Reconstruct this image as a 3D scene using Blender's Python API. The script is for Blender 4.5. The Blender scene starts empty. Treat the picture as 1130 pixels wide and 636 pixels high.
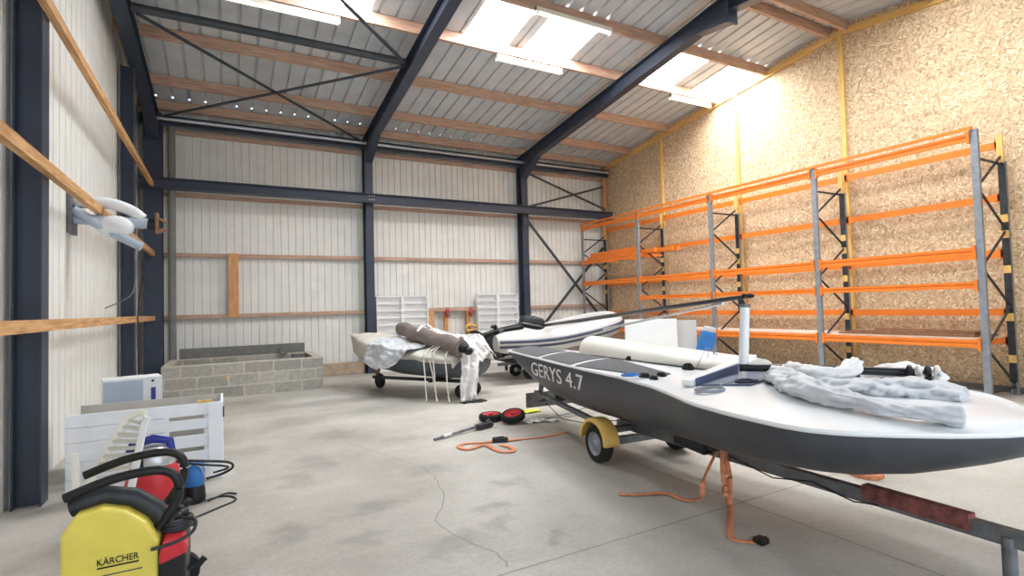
import bpy, math, random
from mathutils import Vector, Matrix, noise
random.seed(7)
V = Vector
COL = bpy.context.scene.collection
R = math.radians

# ------------------------------------------------------------------ materials
def nt(name):
    m = bpy.data.materials.new(name); m.use_nodes = True
    n = m.node_tree; b = n.nodes['Principled BSDF']
    return m, n, b
def L(n, a, b): n.links.new(a, b)
def mat(name, col, rough=.6, metal=0, var=.06, scale=6, bump=0, bscale=40, emit=None, spec=.4):
    m, n, b = nt(name)
    b.inputs['Roughness'].default_value = rough
    b.inputs['Metallic'].default_value = metal
    b.inputs['Specular IOR Level'].default_value = spec
    tc = n.nodes.new('ShaderNodeTexCoord')
    ns = n.nodes.new('ShaderNodeTexNoise'); ns.inputs['Scale'].default_value = scale; ns.inputs['Detail'].default_value = 5
    L(n, tc.outputs['Object'], ns.inputs['Vector'])
    cr = n.nodes.new('ShaderNodeValToRGB')
    cr.color_ramp.elements[0].position = .3; cr.color_ramp.elements[1].position = .7
    cr.color_ramp.elements[0].color = [max(0, c*(1-var*2)) for c in col]+[1]
    cr.color_ramp.elements[1].color = [min(1, c*(1+var)) for c in col]+[1]
    L(n, ns.outputs['Fac'], cr.inputs['Fac']); L(n, cr.outputs['Color'], b.inputs['Base Color'])
    if bump:
        n2 = n.nodes.new('ShaderNodeTexNoise'); n2.inputs['Scale'].default_value = bscale; n2.inputs['Detail'].default_value = 4
        L(n, tc.outputs['Object'], n2.inputs['Vector'])
        bp = n.nodes.new('ShaderNodeBump'); bp.inputs['Strength'].default_value = bump; bp.inputs['Distance'].default_value = .02
        L(n, n2.outputs['Fac'], bp.inputs['Height']); L(n, bp.outputs['Normal'], b.inputs['Normal'])
    return m
def srgb(r, g, b):
    f = lambda c: (c/255/12.92) if c/255 <= .04045 else ((c/255+.055)/1.055)**2.4
    return (f(r), f(g), f(b))

def m_wood(name, c1, c2, axis='X'):
    m, n, b = nt(name); b.inputs['Roughness'].default_value = .7
    tc = n.nodes.new('ShaderNodeTexCoord'); mp = n.nodes.new('ShaderNodeMapping')
    sc = {'X': (1.2, 14, 14), 'Y': (14, 1.2, 14), 'Z': (14, 14, 1.2)}[axis]
    mp.inputs['Scale'].default_value = sc
    L(n, tc.outputs['Object'], mp.inputs['Vector'])
    ns = n.nodes.new('ShaderNodeTexNoise'); ns.inputs['Scale'].default_value = 2; ns.inputs['Detail'].default_value = 6; ns.inputs['Distortion'].default_value = .8
    L(n, mp.outputs['Vector'], ns.inputs['Vector'])
    cr = n.nodes.new('ShaderNodeValToRGB'); cr.color_ramp.elements[0].position = .3; cr.color_ramp.elements[1].position = .68
    cr.color_ramp.elements[0].color = (*c1, 1); cr.color_ramp.elements[1].color = (*c2, 1)
    L(n, ns.outputs['Fac'], cr.inputs['Fac']); L(n, cr.outputs['Color'], b.inputs['Base Color'])
    return m

def m_osb():
    m, n, b = nt('oriented_strand_board'); b.inputs['Roughness'].default_value = .75
    tc = n.nodes.new('ShaderNodeTexCoord')
    ns = n.nodes.new('ShaderNodeTexNoise'); ns.inputs['Scale'].default_value = 3.0; ns.inputs['Detail'].default_value = 2
    L(n, tc.outputs['Object'], ns.inputs['Vector'])
    outs = []
    for i, (rot, sc) in enumerate(((R(25), (1, 15, 46)), (R(-35), (1, 16, 50)), (R(75), (1, 14, 44)))):
        mp0 = n.nodes.new('ShaderNodeMapping'); mp0.inputs['Rotation'].default_value = (rot, 0, 0); mp0.inputs['Location'].default_value = (i*3.1, i*1.7, i*.9)
        L(n, tc.outputs['Object'], mp0.inputs['Vector'])
        mp = n.nodes.new('ShaderNodeMapping'); mp.inputs['Scale'].default_value = sc
        L(n, mp0.outputs['Vector'], mp.inputs['Vector'])
        vo = n.nodes.new('ShaderNodeTexVoronoi'); vo.inputs['Scale'].default_value = 1.0
        L(n, mp.outputs['Vector'], vo.inputs['Vector'])
        sp = n.nodes.new('ShaderNodeSeparateColor'); L(n, vo.outputs['Color'], sp.inputs['Color'])
        outs.append(sp)
    # choose between the three strand layers by patch
    pv = n.nodes.new('ShaderNodeTexVoronoi'); pv.inputs['Scale'].default_value = 17
    L(n, tc.outputs['Object'], pv.inputs['Vector'])
    ps = n.nodes.new('ShaderNodeSeparateColor'); L(n, pv.outputs['Color'], ps.inputs['Color'])
    def step(src, t):
        g = n.nodes.new('ShaderNodeMath'); g.operation = 'GREATER_THAN'; g.inputs[1].default_value = t; L(n, src, g.inputs[0]); return g.outputs[0]
    def mix(f, a, c):
        x = n.nodes.new('ShaderNodeMix'); x.data_type = 'FLOAT'; L(n, f, x.inputs[0]); L(n, a, x.inputs[2]); L(n, c, x.inputs[3]); return x.outputs[0]
    v = mix(step(ps.outputs[0], .36), outs[0].outputs[0], outs[1].outputs[1])
    v = mix(step(ps.outputs[1], .62), v, outs[2].outputs[2])
    cr = n.nodes.new('ShaderNodeValToRGB'); e = cr.color_ramp.elements
    e[0].position = 0; e[0].color = (*srgb(164, 134, 102), 1)
    e[1].position = 1; e[1].color = (*srgb(240, 226, 198), 1)
    for p, c in ((.12, srgb(190, 160, 124)), (.5, srgb(210, 184, 148)), (.85, srgb(222, 198, 162))):
        q = e.new(p); q.color = (*c, 1)
    L(n, v, cr.inputs['Fac'])
    # sheet joints every 1.25 x 2.5
    sx = n.nodes.new('ShaderNodeSeparateXYZ'); L(n, tc.outputs['Object'], sx.inputs[0])
    def line(src, per, w, off):
        a = n.nodes.new('ShaderNodeMath'); a.operation = 'ADD'; a.inputs[1].default_value = off; L(n, src, a.inputs[0])
        d = n.nodes.new('ShaderNodeMath'); d.operation = 'MODULO'; d.inputs[1].default_value = per; L(n, a.outputs[0], d.inputs[0])
        g = n.nodes.new('ShaderNodeMath'); g.operation = 'LESS_THAN'; g.inputs[1].default_value = w; L(n, d.outputs[0], g.inputs[0]); return g.outputs[0]
    l1 = line(sx.outputs[2], 2.5, .008, 50.2); l2 = line(sx.outputs[1], 1.25, .006, 50.3)
    mx = n.nodes.new('ShaderNodeMath'); mx.operation = 'MAXIMUM'; L(n, l1, mx.inputs[0]); L(n, l2, mx.inputs[1])
    ml = n.nodes.new('ShaderNodeMath'); ml.operation = 'MULTIPLY'; ml.inputs[1].default_value = .45; L(n, mx.outputs[0], ml.inputs[0])
    mc = n.nodes.new('ShaderNodeMix'); mc.data_type = 'RGBA'; L(n, ml.outputs[0], mc.inputs[0]); L(n, cr.outputs['Color'], mc.inputs[6]); mc.inputs[7].default_value = (.2, .12, .06, 1)
    L(n, mc.outputs[2], b.inputs['Base Color'])
    return m

STAINS = [(.6, 10.6, .95, .42), (1.5, 9.6, 1.3, .35), (1.21, 7.1, .28, .4), (.83, 5.95, .22, .35), (.59, 5.41, .2, .3), (.42, 4.21, .16, .2), (.83, 3.83, .17, .15),
          (1.36, 3.37, .26, .17), (1.75, 3.5, .12, .1), (1.89, 3.78, .15, .12), (1.98, 3.09, .1, .08), (.16, 6.9, .3, .3), (2.31, 8.4, .8, .5), (1.78, 5.0, .3, .2),
          (1.05, 4.35, .2, .2), (2.2, 4.25, .22, .15), (3.2, 10.2, .8, .5), (-.3, 8.2, .5, .6), (3.9, 8.4, .7, .3), (.9, 8.3, .5, .35), (1.9, 6.3, .3, .2)]
def m_floor():
    m, n, b = nt('poured_concrete'); b.inputs['Roughness'].default_value = .55; b.inputs['Specular IOR Level'].default_value = .35
    tc = n.nodes.new('ShaderNodeTexCoord')
    n1 = n.nodes.new('ShaderNodeTexNoise'); n1.inputs['Scale'].default_value = .55; n1.inputs['Detail'].default_value = 7; n1.inputs['Roughness'].default_value = .62
    L(n, tc.outputs['Object'], n1.inputs['Vector'])
    cr = n.nodes.new('ShaderNodeValToRGB'); e = cr.color_ramp.elements
    e[0].position = .3; e[0].color = (*srgb(160, 155, 146), 1); e[1].position = .68; e[1].color = (*srgb(205, 201, 193), 1)
    L(n, n1.outputs['Fac'], cr.inputs['Fac'])
    n2 = n.nodes.new('ShaderNodeTexNoise'); n2.inputs['Scale'].default_value = 30; n2.inputs['Detail'].default_value = 6
    L(n, tc.outputs['Object'], n2.inputs['Vector'])
    mr = n.nodes.new('ShaderNodeMapRange'); mr.inputs[1].default_value = .3; mr.inputs[2].default_value = .7; mr.inputs[3].default_value = .9; mr.inputs[4].default_value = 1.05
    L(n, n2.outputs['Fac'], mr.inputs[0])
    # distorted coordinates for the damp stains
    n3 = n.nodes.new('ShaderNodeTexNoise'); n3.inputs['Scale'].default_value = 4.5; n3.inputs['Detail'].default_value = 5
    L(n, tc.outputs['Object'], n3.inputs['Vector'])
    sb = n.nodes.new('ShaderNodeVectorMath'); sb.operation = 'SUBTRACT'; L(n, n3.outputs['Color'], sb.inputs[0]); sb.inputs[1].default_value = (.5, .5, .5)
    ms = n.nodes.new('ShaderNodeVectorMath'); ms.operation = 'SCALE'; ms.inputs['Scale'].default_value = .55; L(n, sb.outputs[0], ms.inputs[0])
    ad = n.nodes.new('ShaderNodeVectorMath'); L(n, tc.outputs['Object'], ad.inputs[0]); L(n, ms.outputs[0], ad.inputs[1])
    cur = mr.outputs[0]
    for (x, y, rx, ry) in STAINS:
        mp = n.nodes.new('ShaderNodeVectorMath'); mp.operation = 'SUBTRACT'; L(n, ad.outputs[0], mp.inputs[0]); mp.inputs[1].default_value = (x, y, 0)
        s2 = n.nodes.new('ShaderNodeVectorMath'); s2.operation = 'MULTIPLY'; L(n, mp.outputs[0], s2.inputs[0]); s2.inputs[1].default_value = (1/rx, 1/ry, 0)
        ln = n.nodes.new('ShaderNodeVectorMath'); ln.operation = 'LENGTH'; L(n, s2.outputs[0], ln.inputs[0])
        r2 = n.nodes.new('ShaderNodeMapRange'); r2.interpolation_type = 'SMOOTHSTEP'; r2.inputs[1].default_value = .3; r2.inputs[2].default_value = 1.4; r2.inputs[3].default_value = .78; r2.inputs[4].default_value = 1
        L(n, ln.outputs['Value'], r2.inputs[0])
        mu = n.nodes.new('ShaderNodeMath'); mu.operation = 'MULTIPLY'; L(n, cur, mu.inputs[0]); L(n, r2.outputs[0], mu.inputs[1]); cur = mu.outputs[0]
    hs = n.nodes.new('ShaderNodeVectorMath'); hs.operation = 'SCALE'; L(n, cr.outputs['Color'], hs.inputs[0]); L(n, cur, hs.inputs['Scale'])
    L(n, hs.outputs[0], b.inputs['Base Color'])
    bp = n.nodes.new('ShaderNodeBump'); bp.inputs['Strength'].default_value = .15; bp.inputs['Distance'].default_value = .01
    L(n, n2.outputs['Fac'], bp.inputs['Height']); L(n, bp.outputs['Normal'], b.inputs['Normal'])
    return m

def m_block():
    m, n, b = nt('concrete_blockwork'); b.inputs['Roughness'].default_value = .9
    tc = n.nodes.new('ShaderNodeTexCoord'); sp = n.nodes.new('ShaderNodeSeparateXYZ'); L(n, tc.outputs['Object'], sp.inputs[0])
    a = n.nodes.new('ShaderNodeMath'); L(n, sp.outputs[0], a.inputs[0]); L(n, sp.outputs[1], a.inputs[1])
    cb = n.nodes.new('ShaderNodeCombineXYZ'); L(n, a.outputs[0], cb.inputs[0]); L(n, sp.outputs[2], cb.inputs[1])
    br = n.nodes.new('ShaderNodeTexBrick'); br.inputs['Scale'].default_value = 1
    br.inputs['Brick Width'].default_value = .52; br.inputs['Row Height'].default_value = .215; br.inputs['Mortar Size'].default_value = .016; br.inputs['Mortar Smooth'].default_value = .3
    br.inputs['Color1'].default_value = (*srgb(150, 147, 140), 1); br.inputs['Color2'].default_value = (*srgb(178, 174, 165), 1); br.inputs['Mortar'].default_value = (*srgb(190, 186, 176), 1)
    L(n, cb.outputs[0], br.inputs['Vector'])
    ns = n.nodes.new('ShaderNodeTexNoise'); ns.inputs['Scale'].default_value = 14; ns.inputs['Detail'].default_value = 6; L(n, tc.outputs['Object'], ns.inputs['Vector'])
    mr = n.nodes.new('ShaderNodeMapRange'); mr.inputs[1].default_value = .3; mr.inputs[2].default_value = .7; mr.inputs[3].default_value = .85; mr.inputs[4].default_value = 1.12; L(n, ns.outputs['Fac'], mr.inputs[0])
    hs = n.nodes.new('ShaderNodeVectorMath'); hs.operation = 'SCALE'; L(n, br.outputs['Color'], hs.inputs[0]); L(n, mr.outputs[0], hs.inputs['Scale'])
    L(n, hs.outputs[0], b.inputs['Base Color'])
    return m

def m_light(name, col, st):
    m, n, b = nt(name); b.inputs['Base Color'].default_value = (.9, .9, .9, 1)
    b.inputs['Emission Color'].default_value = (*col, 1); b.inputs['Emission Strength'].default_value = st
    return m

M = dict(
    clad=mat('cream_wall_cladding', srgb(234, 234, 230), .5, 0, .03, 3),
    roof=mat('grey_roof_sheet', srgb(200, 204, 208), .45, 0, .05, 3),
    steel=mat('navy_painted_steel', srgb(60, 68, 84), .4, .1, .08, 4),
    strut=mat('dark_grey_steel', srgb(72, 78, 84), .5, .3, .08, 4),
    pipe=mat('grey_pipe', srgb(120, 120, 116), .5, 0, .05, 4),
    wood=m_wood('rough_softwood', srgb(172, 138, 118), srgb(208, 176, 154)),
    woodY=m_wood('rough_softwood_y', srgb(172, 124, 76), srgb(222, 176, 124), 'Y'),
    woodZ=m_wood('rough_softwood_z', srgb(190, 132, 82), srgb(226, 174, 120), 'Z'),
    batten=m_wood('yellow_batten', srgb(214, 168, 84), srgb(240, 204, 126), 'Z'),
    battenY=m_wood('yellow_batten_y', srgb(214, 164, 84), srgb(240, 200, 126), 'Y'),
    osb=m_osb(), floor=m_floor(), block=m_block(),
    render=mat('grey_cement', srgb(120, 120, 118), .9, 0, .1, 8),
    orange=mat('orange_rack_paint', srgb(238, 132, 48), .4, 0, .05, 5),
    rackgrey=mat('galvanised_steel', srgb(150, 156, 164), .45, .4, .08, 12),
    rackdark=mat('dark_galvanised', srgb(60, 62, 66), .5, .3, .2, 12),
    white=mat('white_gelcoat', srgb(236, 238, 240), .25, 0, .02, 3),
    cream=mat('cream_gelcoat', srgb(242, 239, 230), .3, 0, .03, 3),
    hull=mat('anthracite_hull', srgb(66, 68, 74), .42, 0, .08, 5),
    grip=mat('dark_deck_grip', srgb(104, 104, 107), .9, 0, .1, 60, .5, 300),
    slate=mat('slate_panel', srgb(82, 94, 122), .6, 0, .05, 6),
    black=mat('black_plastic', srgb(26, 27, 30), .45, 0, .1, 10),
    tyre=mat('rubber', srgb(34, 34, 36), .8, 0, .1, 20),
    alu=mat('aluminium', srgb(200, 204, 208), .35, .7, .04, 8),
    galv=mat('trailer_steel', srgb(120, 122, 126), .5, .5, .15, 14),
    yellow=mat('yellow_plastic', srgb(234, 192, 104), .45, 0, .06, 8),
    washy=mat('bright_yellow_plastic', srgb(232, 214, 96), .4, 0, .04, 8),
    red=mat('red_plastic', srgb(204, 48, 58), .4, 0, .06, 8),
    strap=mat('orange_webbing', srgb(230, 148, 108), .8, 0, .12, 30),
    wstrap=mat('white_webbing', srgb(232, 228, 222), .8, 0, .05, 30),
    cloth=mat('silver_grey_cloth', srgb(200, 203, 208), .5, 0, .05, 5, .2, 22),
    wcloth=mat('white_cloth', srgb(232, 230, 230), .75, 0, .06, 5, .35, 9),
    tarp=mat('stone_tarpaulin', srgb(204, 200, 190), .8, 0, .06, 3, .3, 6),
    taupe=mat('taupe_sailcloth', srgb(124, 112, 108), .8, 0, .1, 6, .4, 14),
    carbon=mat('black_carbon', srgb(36, 36, 42), .3, .1, .08, 12),
    pvc=mat('light_grey_pvc', srgb(196, 194, 192), .45, 0, .03, 4),
    navy=mat('navy_rubber', srgb(52, 60, 84), .5, 0, .06, 6),
    dgrey=mat('dark_grey_hull', srgb(84, 92, 98), .5, 0, .08, 5),
    blue=mat('blue_plastic', srgb(52, 124, 200), .4, 0, .06, 6),
    dblue=mat('deep_blue_plastic', srgb(44, 58, 150), .4, 0, .06, 6),
    wpaint=mat('white_painted_wood', srgb(242, 246, 252), .55, 0, .03, 6),
    shelf=mat('white_shelf_board', srgb(250, 250, 250), .5, 0, .02, 4),
    shelfboard=mat('pale_shelf_board', srgb(222, 200, 184), .7, 0, .08, 6),
    foam=mat('white_panel_sheet', srgb(230, 232, 234), .6, 0, .02, 3),
    carton=mat('white_card', srgb(230, 232, 236), .7, 0, .02, 6),
    cartongrey=mat('grey_card', srgb(178, 192, 208), .7, 0, .04, 6),
    brown=mat('brown_timber', srgb(150, 112, 84), .8, 0, .15, 12),
    kerb=mat('pale_kerb', srgb(178, 160, 140), .9, 0, .12, 6),
    joint=mat('joint_line', srgb(132, 126, 118), .9, 0, .1, 12),
    rope=mat('grey_rope', srgb(150, 152, 164), .8, 0, .15, 60),
    brope=mat('dark_cable', srgb(40, 44, 50), .6, 0, .1, 20),
    lime=mat('lime_strap', srgb(222, 222, 70), .7, 0, .1, 20),
    tube=m_light('lamp_diffuser', (1, .97, .9), 1.2),
    lamp=mat('lamp_body_white', srgb(230, 226, 215), .5, 0, .02, 4),
    sky=m_light('daylit_polycarbonate', (.95, .98, 1), 31),
    letter=mat('white_vinyl', srgb(232, 232, 232), .5, 0, .01, 4),
    rust=mat('rusty_red_steel', srgb(140, 84, 80), .7, .3, .25, 20),
)

# ------------------------------------------------------------------ mesh builder
class MB:
    def __init__(s): s.v = []; s.f = []; s.mi = []
    def add(s, vs, fs, mi=0):
        o = len(s.v); s.v += [tuple(v) for v in vs]; s.f += [tuple(i+o for i in f) for f in fs]; s.mi += [mi]*len(fs); return s
    def box(s, lo, hi, mi=0, rot=None, piv=None):
        x0, y0, z0 = lo; x1, y1, z1 = hi
        vs = [V((x, y, z)) for z in (z0, z1) for y in (y0, y1) for x in (x0, x1)]
        if rot is not None:
            p = V(piv) if piv is not None else (V(lo)+V(hi))/2
            vs = [p+rot@(v-p) for v in vs]
        return s.add(vs, [(0, 2, 3, 1), (4, 5, 7, 6), (0, 1, 5, 4), (2, 6, 7, 3), (0, 4, 6, 2), (1, 3, 7, 5)], mi)
    def frame(s, p0, p1, up=V((0, 0, 1))):
        p0, p1 = V(p0), V(p1); d = (p1-p0).normalized()
        a = d.cross(V(up));
        if a.length < 1e-4: a = d.cross(V((1, 0, 0)))
        a.normalize(); b = a.cross(d).normalized(); return p0, p1, d, a, b
    def bar(s, p0, p1, w, h, up=(0, 0, 1), mi=0):
        p0, p1, d, a, b = s.frame(p0, p1, up)
        vs = [p+a*(sx*w/2)+b*(sz*h/2) for p in (p0, p1) for sz in (-1, 1) for sx in (-1, 1)]
        return s.add(vs, [(0, 1, 3, 2), (4, 6, 7, 5), (0, 4, 5, 1), (2, 3, 7, 6), (0, 2, 6, 4), (1, 5, 7, 3)], mi)
    def prof(s, p0, p1, pts, up=(0, 0, 1), mi=0):
        p0, p1, d, a, b = s.frame(p0, p1, up); n = len(pts)
        vs = [p+a*x+b*y for p in (p0, p1) for x, y in pts]
        fs = [(i, (i+1) % n, n+(i+1) % n, n+i) for i in range(n)]+[tuple(range(n-1, -1, -1)), tuple(range(n, 2*n))]
        return s.add(vs, fs, mi)
    def ibeam(s, p0, p1, w, h, t=.016, up=(0, 0, 1), mi=0):
        W, H = w/2, h/2; q = t*.7
        pts = [(-W, -H), (W, -H), (W, -H+t), (q, -H+t), (q, H-t), (W, H-t), (W, H), (-W, H), (-W, H-t), (-q, H-t), (-q, -H+t), (-W, -H+t)]
        return s.prof(p0, p1, pts, up, mi)
    def tube(s, pts, r, seg=8, mi=0, cap=True, closed=False, flat=1, up=(0, 0, 1)):
        pts = [V(p) for p in pts]; n = len(pts); rr = r if isinstance(r, (list, tuple)) else [r]*n
        vs = []
        for i, p in enumerate(pts):
            if closed: d = pts[(i+1) % n]-pts[i-1]
            else: d = pts[min(i+1, n-1)]-pts[max(i-1, 0)]
            d.normalize(); a = d.cross(V(up))
            if a.length < 1e-3: a = d.cross(V((1, 0, 0)))
            a.normalize(); b = a.cross(d)
            for k in range(seg):
                t = 2*math.pi*k/seg; vs.append(p+a*math.cos(t)*rr[i]+b*math.sin(t)*rr[i]*flat)
        fs = []
        for i in range(n if closed else n-1):
            j = (i+1) % n
            for k in range(seg): k2 = (k+1) % seg; fs.append((i*seg+k, i*seg+k2, j*seg+k2, j*seg+k))
        if cap and not closed: fs += [tuple(range(seg-1, -1, -1)), tuple((n-1)*seg+k for k in range(seg))]
        return s.add(vs, fs, mi)
    def cyl(s, p0, p1, r0, r1=None, seg=16, mi=0): return s.tube([p0, p1], [r0, r0 if r1 is None else r1], seg, mi)
    def lathe(s, c, ax, prof, seg=28, mi=0, ring=False):
        c = V(c); ax = V(ax).normalized(); a = ax.cross(V((0, 0, 1)))
        if a.length < 1e-3: a = V((1, 0, 0))
        a.normalize(); b = ax.cross(a); n = len(prof); vs = []
        for r, h in prof:
            for k in range(seg): t = 2*math.pi*k/seg; vs.append(c+ax*h+(a*math.cos(t)+b*math.sin(t))*r)
        fs = [(i*seg+k, i*seg+(k+1) % seg, (i+1)*seg+(k+1) % seg, (i+1)*seg+k) for i in range(n-1) for k in range(seg)]
        if ring: fs += [((n-1)*seg+k, (n-1)*seg+(k+1) % seg, (k+1) % seg, k) for k in range(seg)]
        else: fs += [tuple(range(seg-1, -1, -1)), tuple((n-1)*seg+k for k in range(seg))]
        return s.add(vs, fs, mi)
    def ell(s, c, rad, seg=18, rings=10, rot=None, mi=0, e=1.0):
        c = V(c); vs = []; rot = rot or Matrix.Identity(3)
        g = lambda x: math.copysign(abs(x)**e, x)
        for i in range(rings+1):
            ph = math.pi*i/rings
            for k in range(seg):
                t = 2*math.pi*k/seg
                vs.append(c+rot@V((rad[0]*g(math.sin(ph))*g(math.cos(t)), rad[1]*g(math.sin(ph))*g(math.sin(t)), rad[2]*g(math.cos(ph)))))
        fs = [(i*seg+k, (i+1)*seg+k, (i+1)*seg+(k+1) % seg, i*seg+(k+1) % seg) for i in range(rings) for k in range(seg)]
        return s.add(vs, fs, mi)
    def grid(s, fn, nu, nv, mi=0, thick=0):
        vs = [V(fn(i/(nu-1), j/(nv-1))) for i in range(nu) for j in range(nv)]
        return s.add(vs, [(i*nv+j, (i+1)*nv+j, (i+1)*nv+j+1, i*nv+j+1) for i in range(nu-1) for j in range(nv-1)], mi)
    def quad(s, a, b, c, d, mi=0): return s.add([a, b, c, d], [(0, 1, 2, 3)], mi)
    def build(s, name, mats, parent=None, smooth=False, bevel=0, solid=0, origin=None, weld=False):
        me = bpy.data.meshes.new(name)
        if origin is None: origin = V((0, 0, 0))
        me.from_pydata([tuple(V(v)-origin) for v in s.v], [], s.f)
        mats = mats if isinstance(mats, (list, tuple)) else [mats]
        for m in mats: me.materials.append(M[m] if isinstance(m, str) else m)
        for p, i in zip(me.polygons, s.mi): p.material_index = i
        import bmesh
        bm = bmesh.new(); bm.from_mesh(me)
        bmesh.ops.remove_doubles(bm, verts=bm.verts, dist=1e-5)
        if not solid: bmesh.ops.recalc_face_normals(bm, faces=bm.faces)
        bm.to_mesh(me); bm.free()
        if smooth:
            for p in me.polygons: p.use_smooth = True
            me.set_sharp_from_angle(angle=R(smooth if smooth > 1 else 40))
        o = bpy.data.objects.new(name, me); o.location = origin; COL.objects.link(o)
        if parent is not None:
            w_ = V((0, 0, 0)); q = parent
            while q is not None: w_ += V(q.location); q = q.parent
            o.parent = parent; o.location = V(origin)-w_
        if solid:
            md = o.modifiers.new('thickness', 'SOLIDIFY'); md.thickness = solid; md.offset = 0
        if bevel:
            md = o.modifiers.new('bevel', 'BEVEL'); md.width = bevel; md.segments = 2; md.limit_method = 'ANGLE'
        return o

def tag(o, label, cat, group=None):
    o['label'] = label; o['category'] = cat
    if group: o['group'] = group
    return o
def thing(name, label, cat, loc=(0, 0, 0), group=None):
    o = bpy.data.objects.new(name, None); o.location = loc; o.empty_display_size = .1; COL.objects.link(o)
    return tag(o, label, cat, group)
def struct(o): o['kind'] = 'structure'; return o

# ------------------------------------------------------------------ camera
yaw, pit, rol = R(28.54187), R(1.92513), R(-1.55295)
fwd = V((math.sin(yaw)*math.cos(pit), math.cos(yaw)*math.cos(pit), math.sin(pit)))
rt = V((math.cos(yaw), -math.sin(yaw), 0)); up = rt.cross(fwd)
c_, s_ = math.cos(rol), math.sin(rol)
rx, ux = c_*rt+s_*up, -s_*rt+c_*up
cam = bpy.data.cameras.new('camera'); cam.sensor_width = 36; cam.lens = 36*579.0/1130; cam.clip_end = 200
co = bpy.data.objects.new('camera', cam); COL.objects.link(co)
co.matrix_world = Matrix(((rx.x, ux.x, -fwd.x, 0), (rx.y, ux.y, -fwd.y, 0), (rx.z, ux.z, -fwd.z, 1.6), (0, 0, 0, 1)))
bpy.context.scene.camera = co

# ------------------------------------------------------------------ room shell
XL, XR, YB, YF, YR = -1.65, 11.0, 13.85, -1.8, 6.0
SB = .1234
def zs(y): return 6.2+SB*(13.8-y) if y >= YR else 6.2+SB*(13.8-YR)-SB*(YR-y)
ZR = zs(YR)

fl = MB().box((XL-.1, YF-5, -.15), (XR+.1, YB+.1, 0), 0)
def strip(pts, w):
    for a, b in zip(pts[:-1], pts[1:]):
        a, b = V((*a, .0012)), V((*b, .0012)); d = (b-a).normalized(); n = V((-d.y, d.x, 0))*w/2
        fl.quad(a-n, b-n, b+n, a+n, 1)
strip([(XL, 2.84), (XR, 2.84)], .008); strip([(3.56, YF), (3.56, 9.0)], .008); strip([(XL, 9.0), (XR, 9.0)], .008)
crk = [(1.25, 6.6), (1.42, 6.1), (1.55, 5.74), (1.62, 5.4), (1.70, 5.18), (1.72, 4.8), (1.66, 4.5), (1.63, 4.32), (1.5, 4.02), (1.36, 3.81), (1.38, 3.55), (1.44, 3.32), (1.52, 3.1), (1.5, 2.84)]
cp = []
for a, b in zip(crk[:-1], crk[1:]):
    for k in range(4):
        t = k/4; cp.append((a[0]+(b[0]-a[0])*t+random.uniform(-.012, .012), a[1]+(b[1]-a[1])*t))
strip(cp, .006)
struct(fl.build('floor', ['floor', 'joint']))

# corrugated cladding: flat pans with narrow grooves
def clad(name, p0, p1, ztop, out, pitch=.166, depth=.028, rib=.04, material='clad', zbot=.0):
    """vertical sheet from p0 to p1 in plan; ztop(t) gives the height"""
    p0, p1 = V((*p0, 0)), V((*p1, 0)); Ln = (p1-p0).length; d = (p1-p0)/Ln; out = V((*out, 0))
    xs = []; x = 0
    while x < Ln:
        for q, o in ((0, 0), (pitch-rib, 0), (pitch-rib*.75, 1), (pitch-rib*.25, 1)):
            if x+q < Ln: xs.append((x+q, o))
        x += pitch
    xs.append((Ln, 0)); mb = MB(); vs = []
    for x, o in xs:
        p = p0+d*x+out*(o*depth); vs += [(p.x, p.y, zbot), (p.x, p.y, ztop(p))]
    mb.add(vs, [(2*i, 2*i+2, 2*i+3, 2*i+1) for i in range(len(xs)-1)])
    return struct(mb.build(name, material, solid=.004))
clad('wall_back', (XL, 13.78), (XR+.1, 13.78), lambda p: zs(13.78)+.02, (0, 1))
clad('wall_left', (XL, 13.8), (XL, YF), lambda p: zs(p.y)+.02, (-1, 0), pitch=.25)
# solid sheet behind so that no light leaks
# right wall of strand board (gable shaped)
g = MB(); pts = [(YF, 0), (YB, 0), (YB, zs(YB)-.01), (YR, ZR-.01), (YF, zs(YF)-.01)]; n = len(pts)
g.add([(XR, y, z) for y, z in pts]+[(XR+.06, y, z) for y, z in pts], [tuple(range(n)), tuple(range(2*n-1, n-1, -1))]+[(i, (i+1) % n, n+(i+1) % n, n+i) for i in range(n)])
struct(g.build('wall_right', 'osb'))
# front wall with the big door opening the photographer stands in front of
fw = MB()
fw.box((XL, YF-.1, 0), (-1.0, YF, zs(YF))).box((6.4, YF-.1, 0), (XR, YF, zs(YF))).box((-1.0, YF-.1, 4.4), (6.4, YF, zs(YF)))
struct(fw.build('wall_front', 'clad'))

# roof sheets with ribs; small gaps at the eave under each rib, openings for the skylights
SKY = [(1.26, 2.24), (4.0, 4.95), (5.3, 6.42), (8.5, 9.46), (10.1, 10.98)]
SKF = [(5.3, 6.26), (8.3, 9.26)]
rt_ = MB(); P_ = .306; xs = [XL-.1, XR+.15]
k0 = -1.3-P_*2
for k in range(46):
    c = k0+P_*k
    for q in (-.03, -.018, .018, .03):
        if XL-.1 < c+q < XR+.15: xs.append(c+q)
for a, b in SKY: xs += [a, b]
xs = sorted(set(round(x, 4) for x in xs))
def ribh(x):
    q = abs(((x-k0+P_/2) % P_)-P_/2); return .04 if q <= .019 else (0 if q >= .0295 else .04*(.03-q)/.012)
def roofrow(y0, y1, sk, gap):
    for a, b in zip(xs[:-1], xs[1:]):
        mid = (a+b)/2
        if sk and any(s0 < mid < s1 for s0, s1 in sk): continue
        if gap and ribh(mid) > .035 and XL+.3 < mid < XR: continue
        rt_.quad((a, y0, zs(y0)+ribh(a)), (b, y0, zs(y0)+ribh(b)), (b, y1, zs(y1)+ribh(b)), (a, y1, zs(y1)+ribh(a)))
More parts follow.
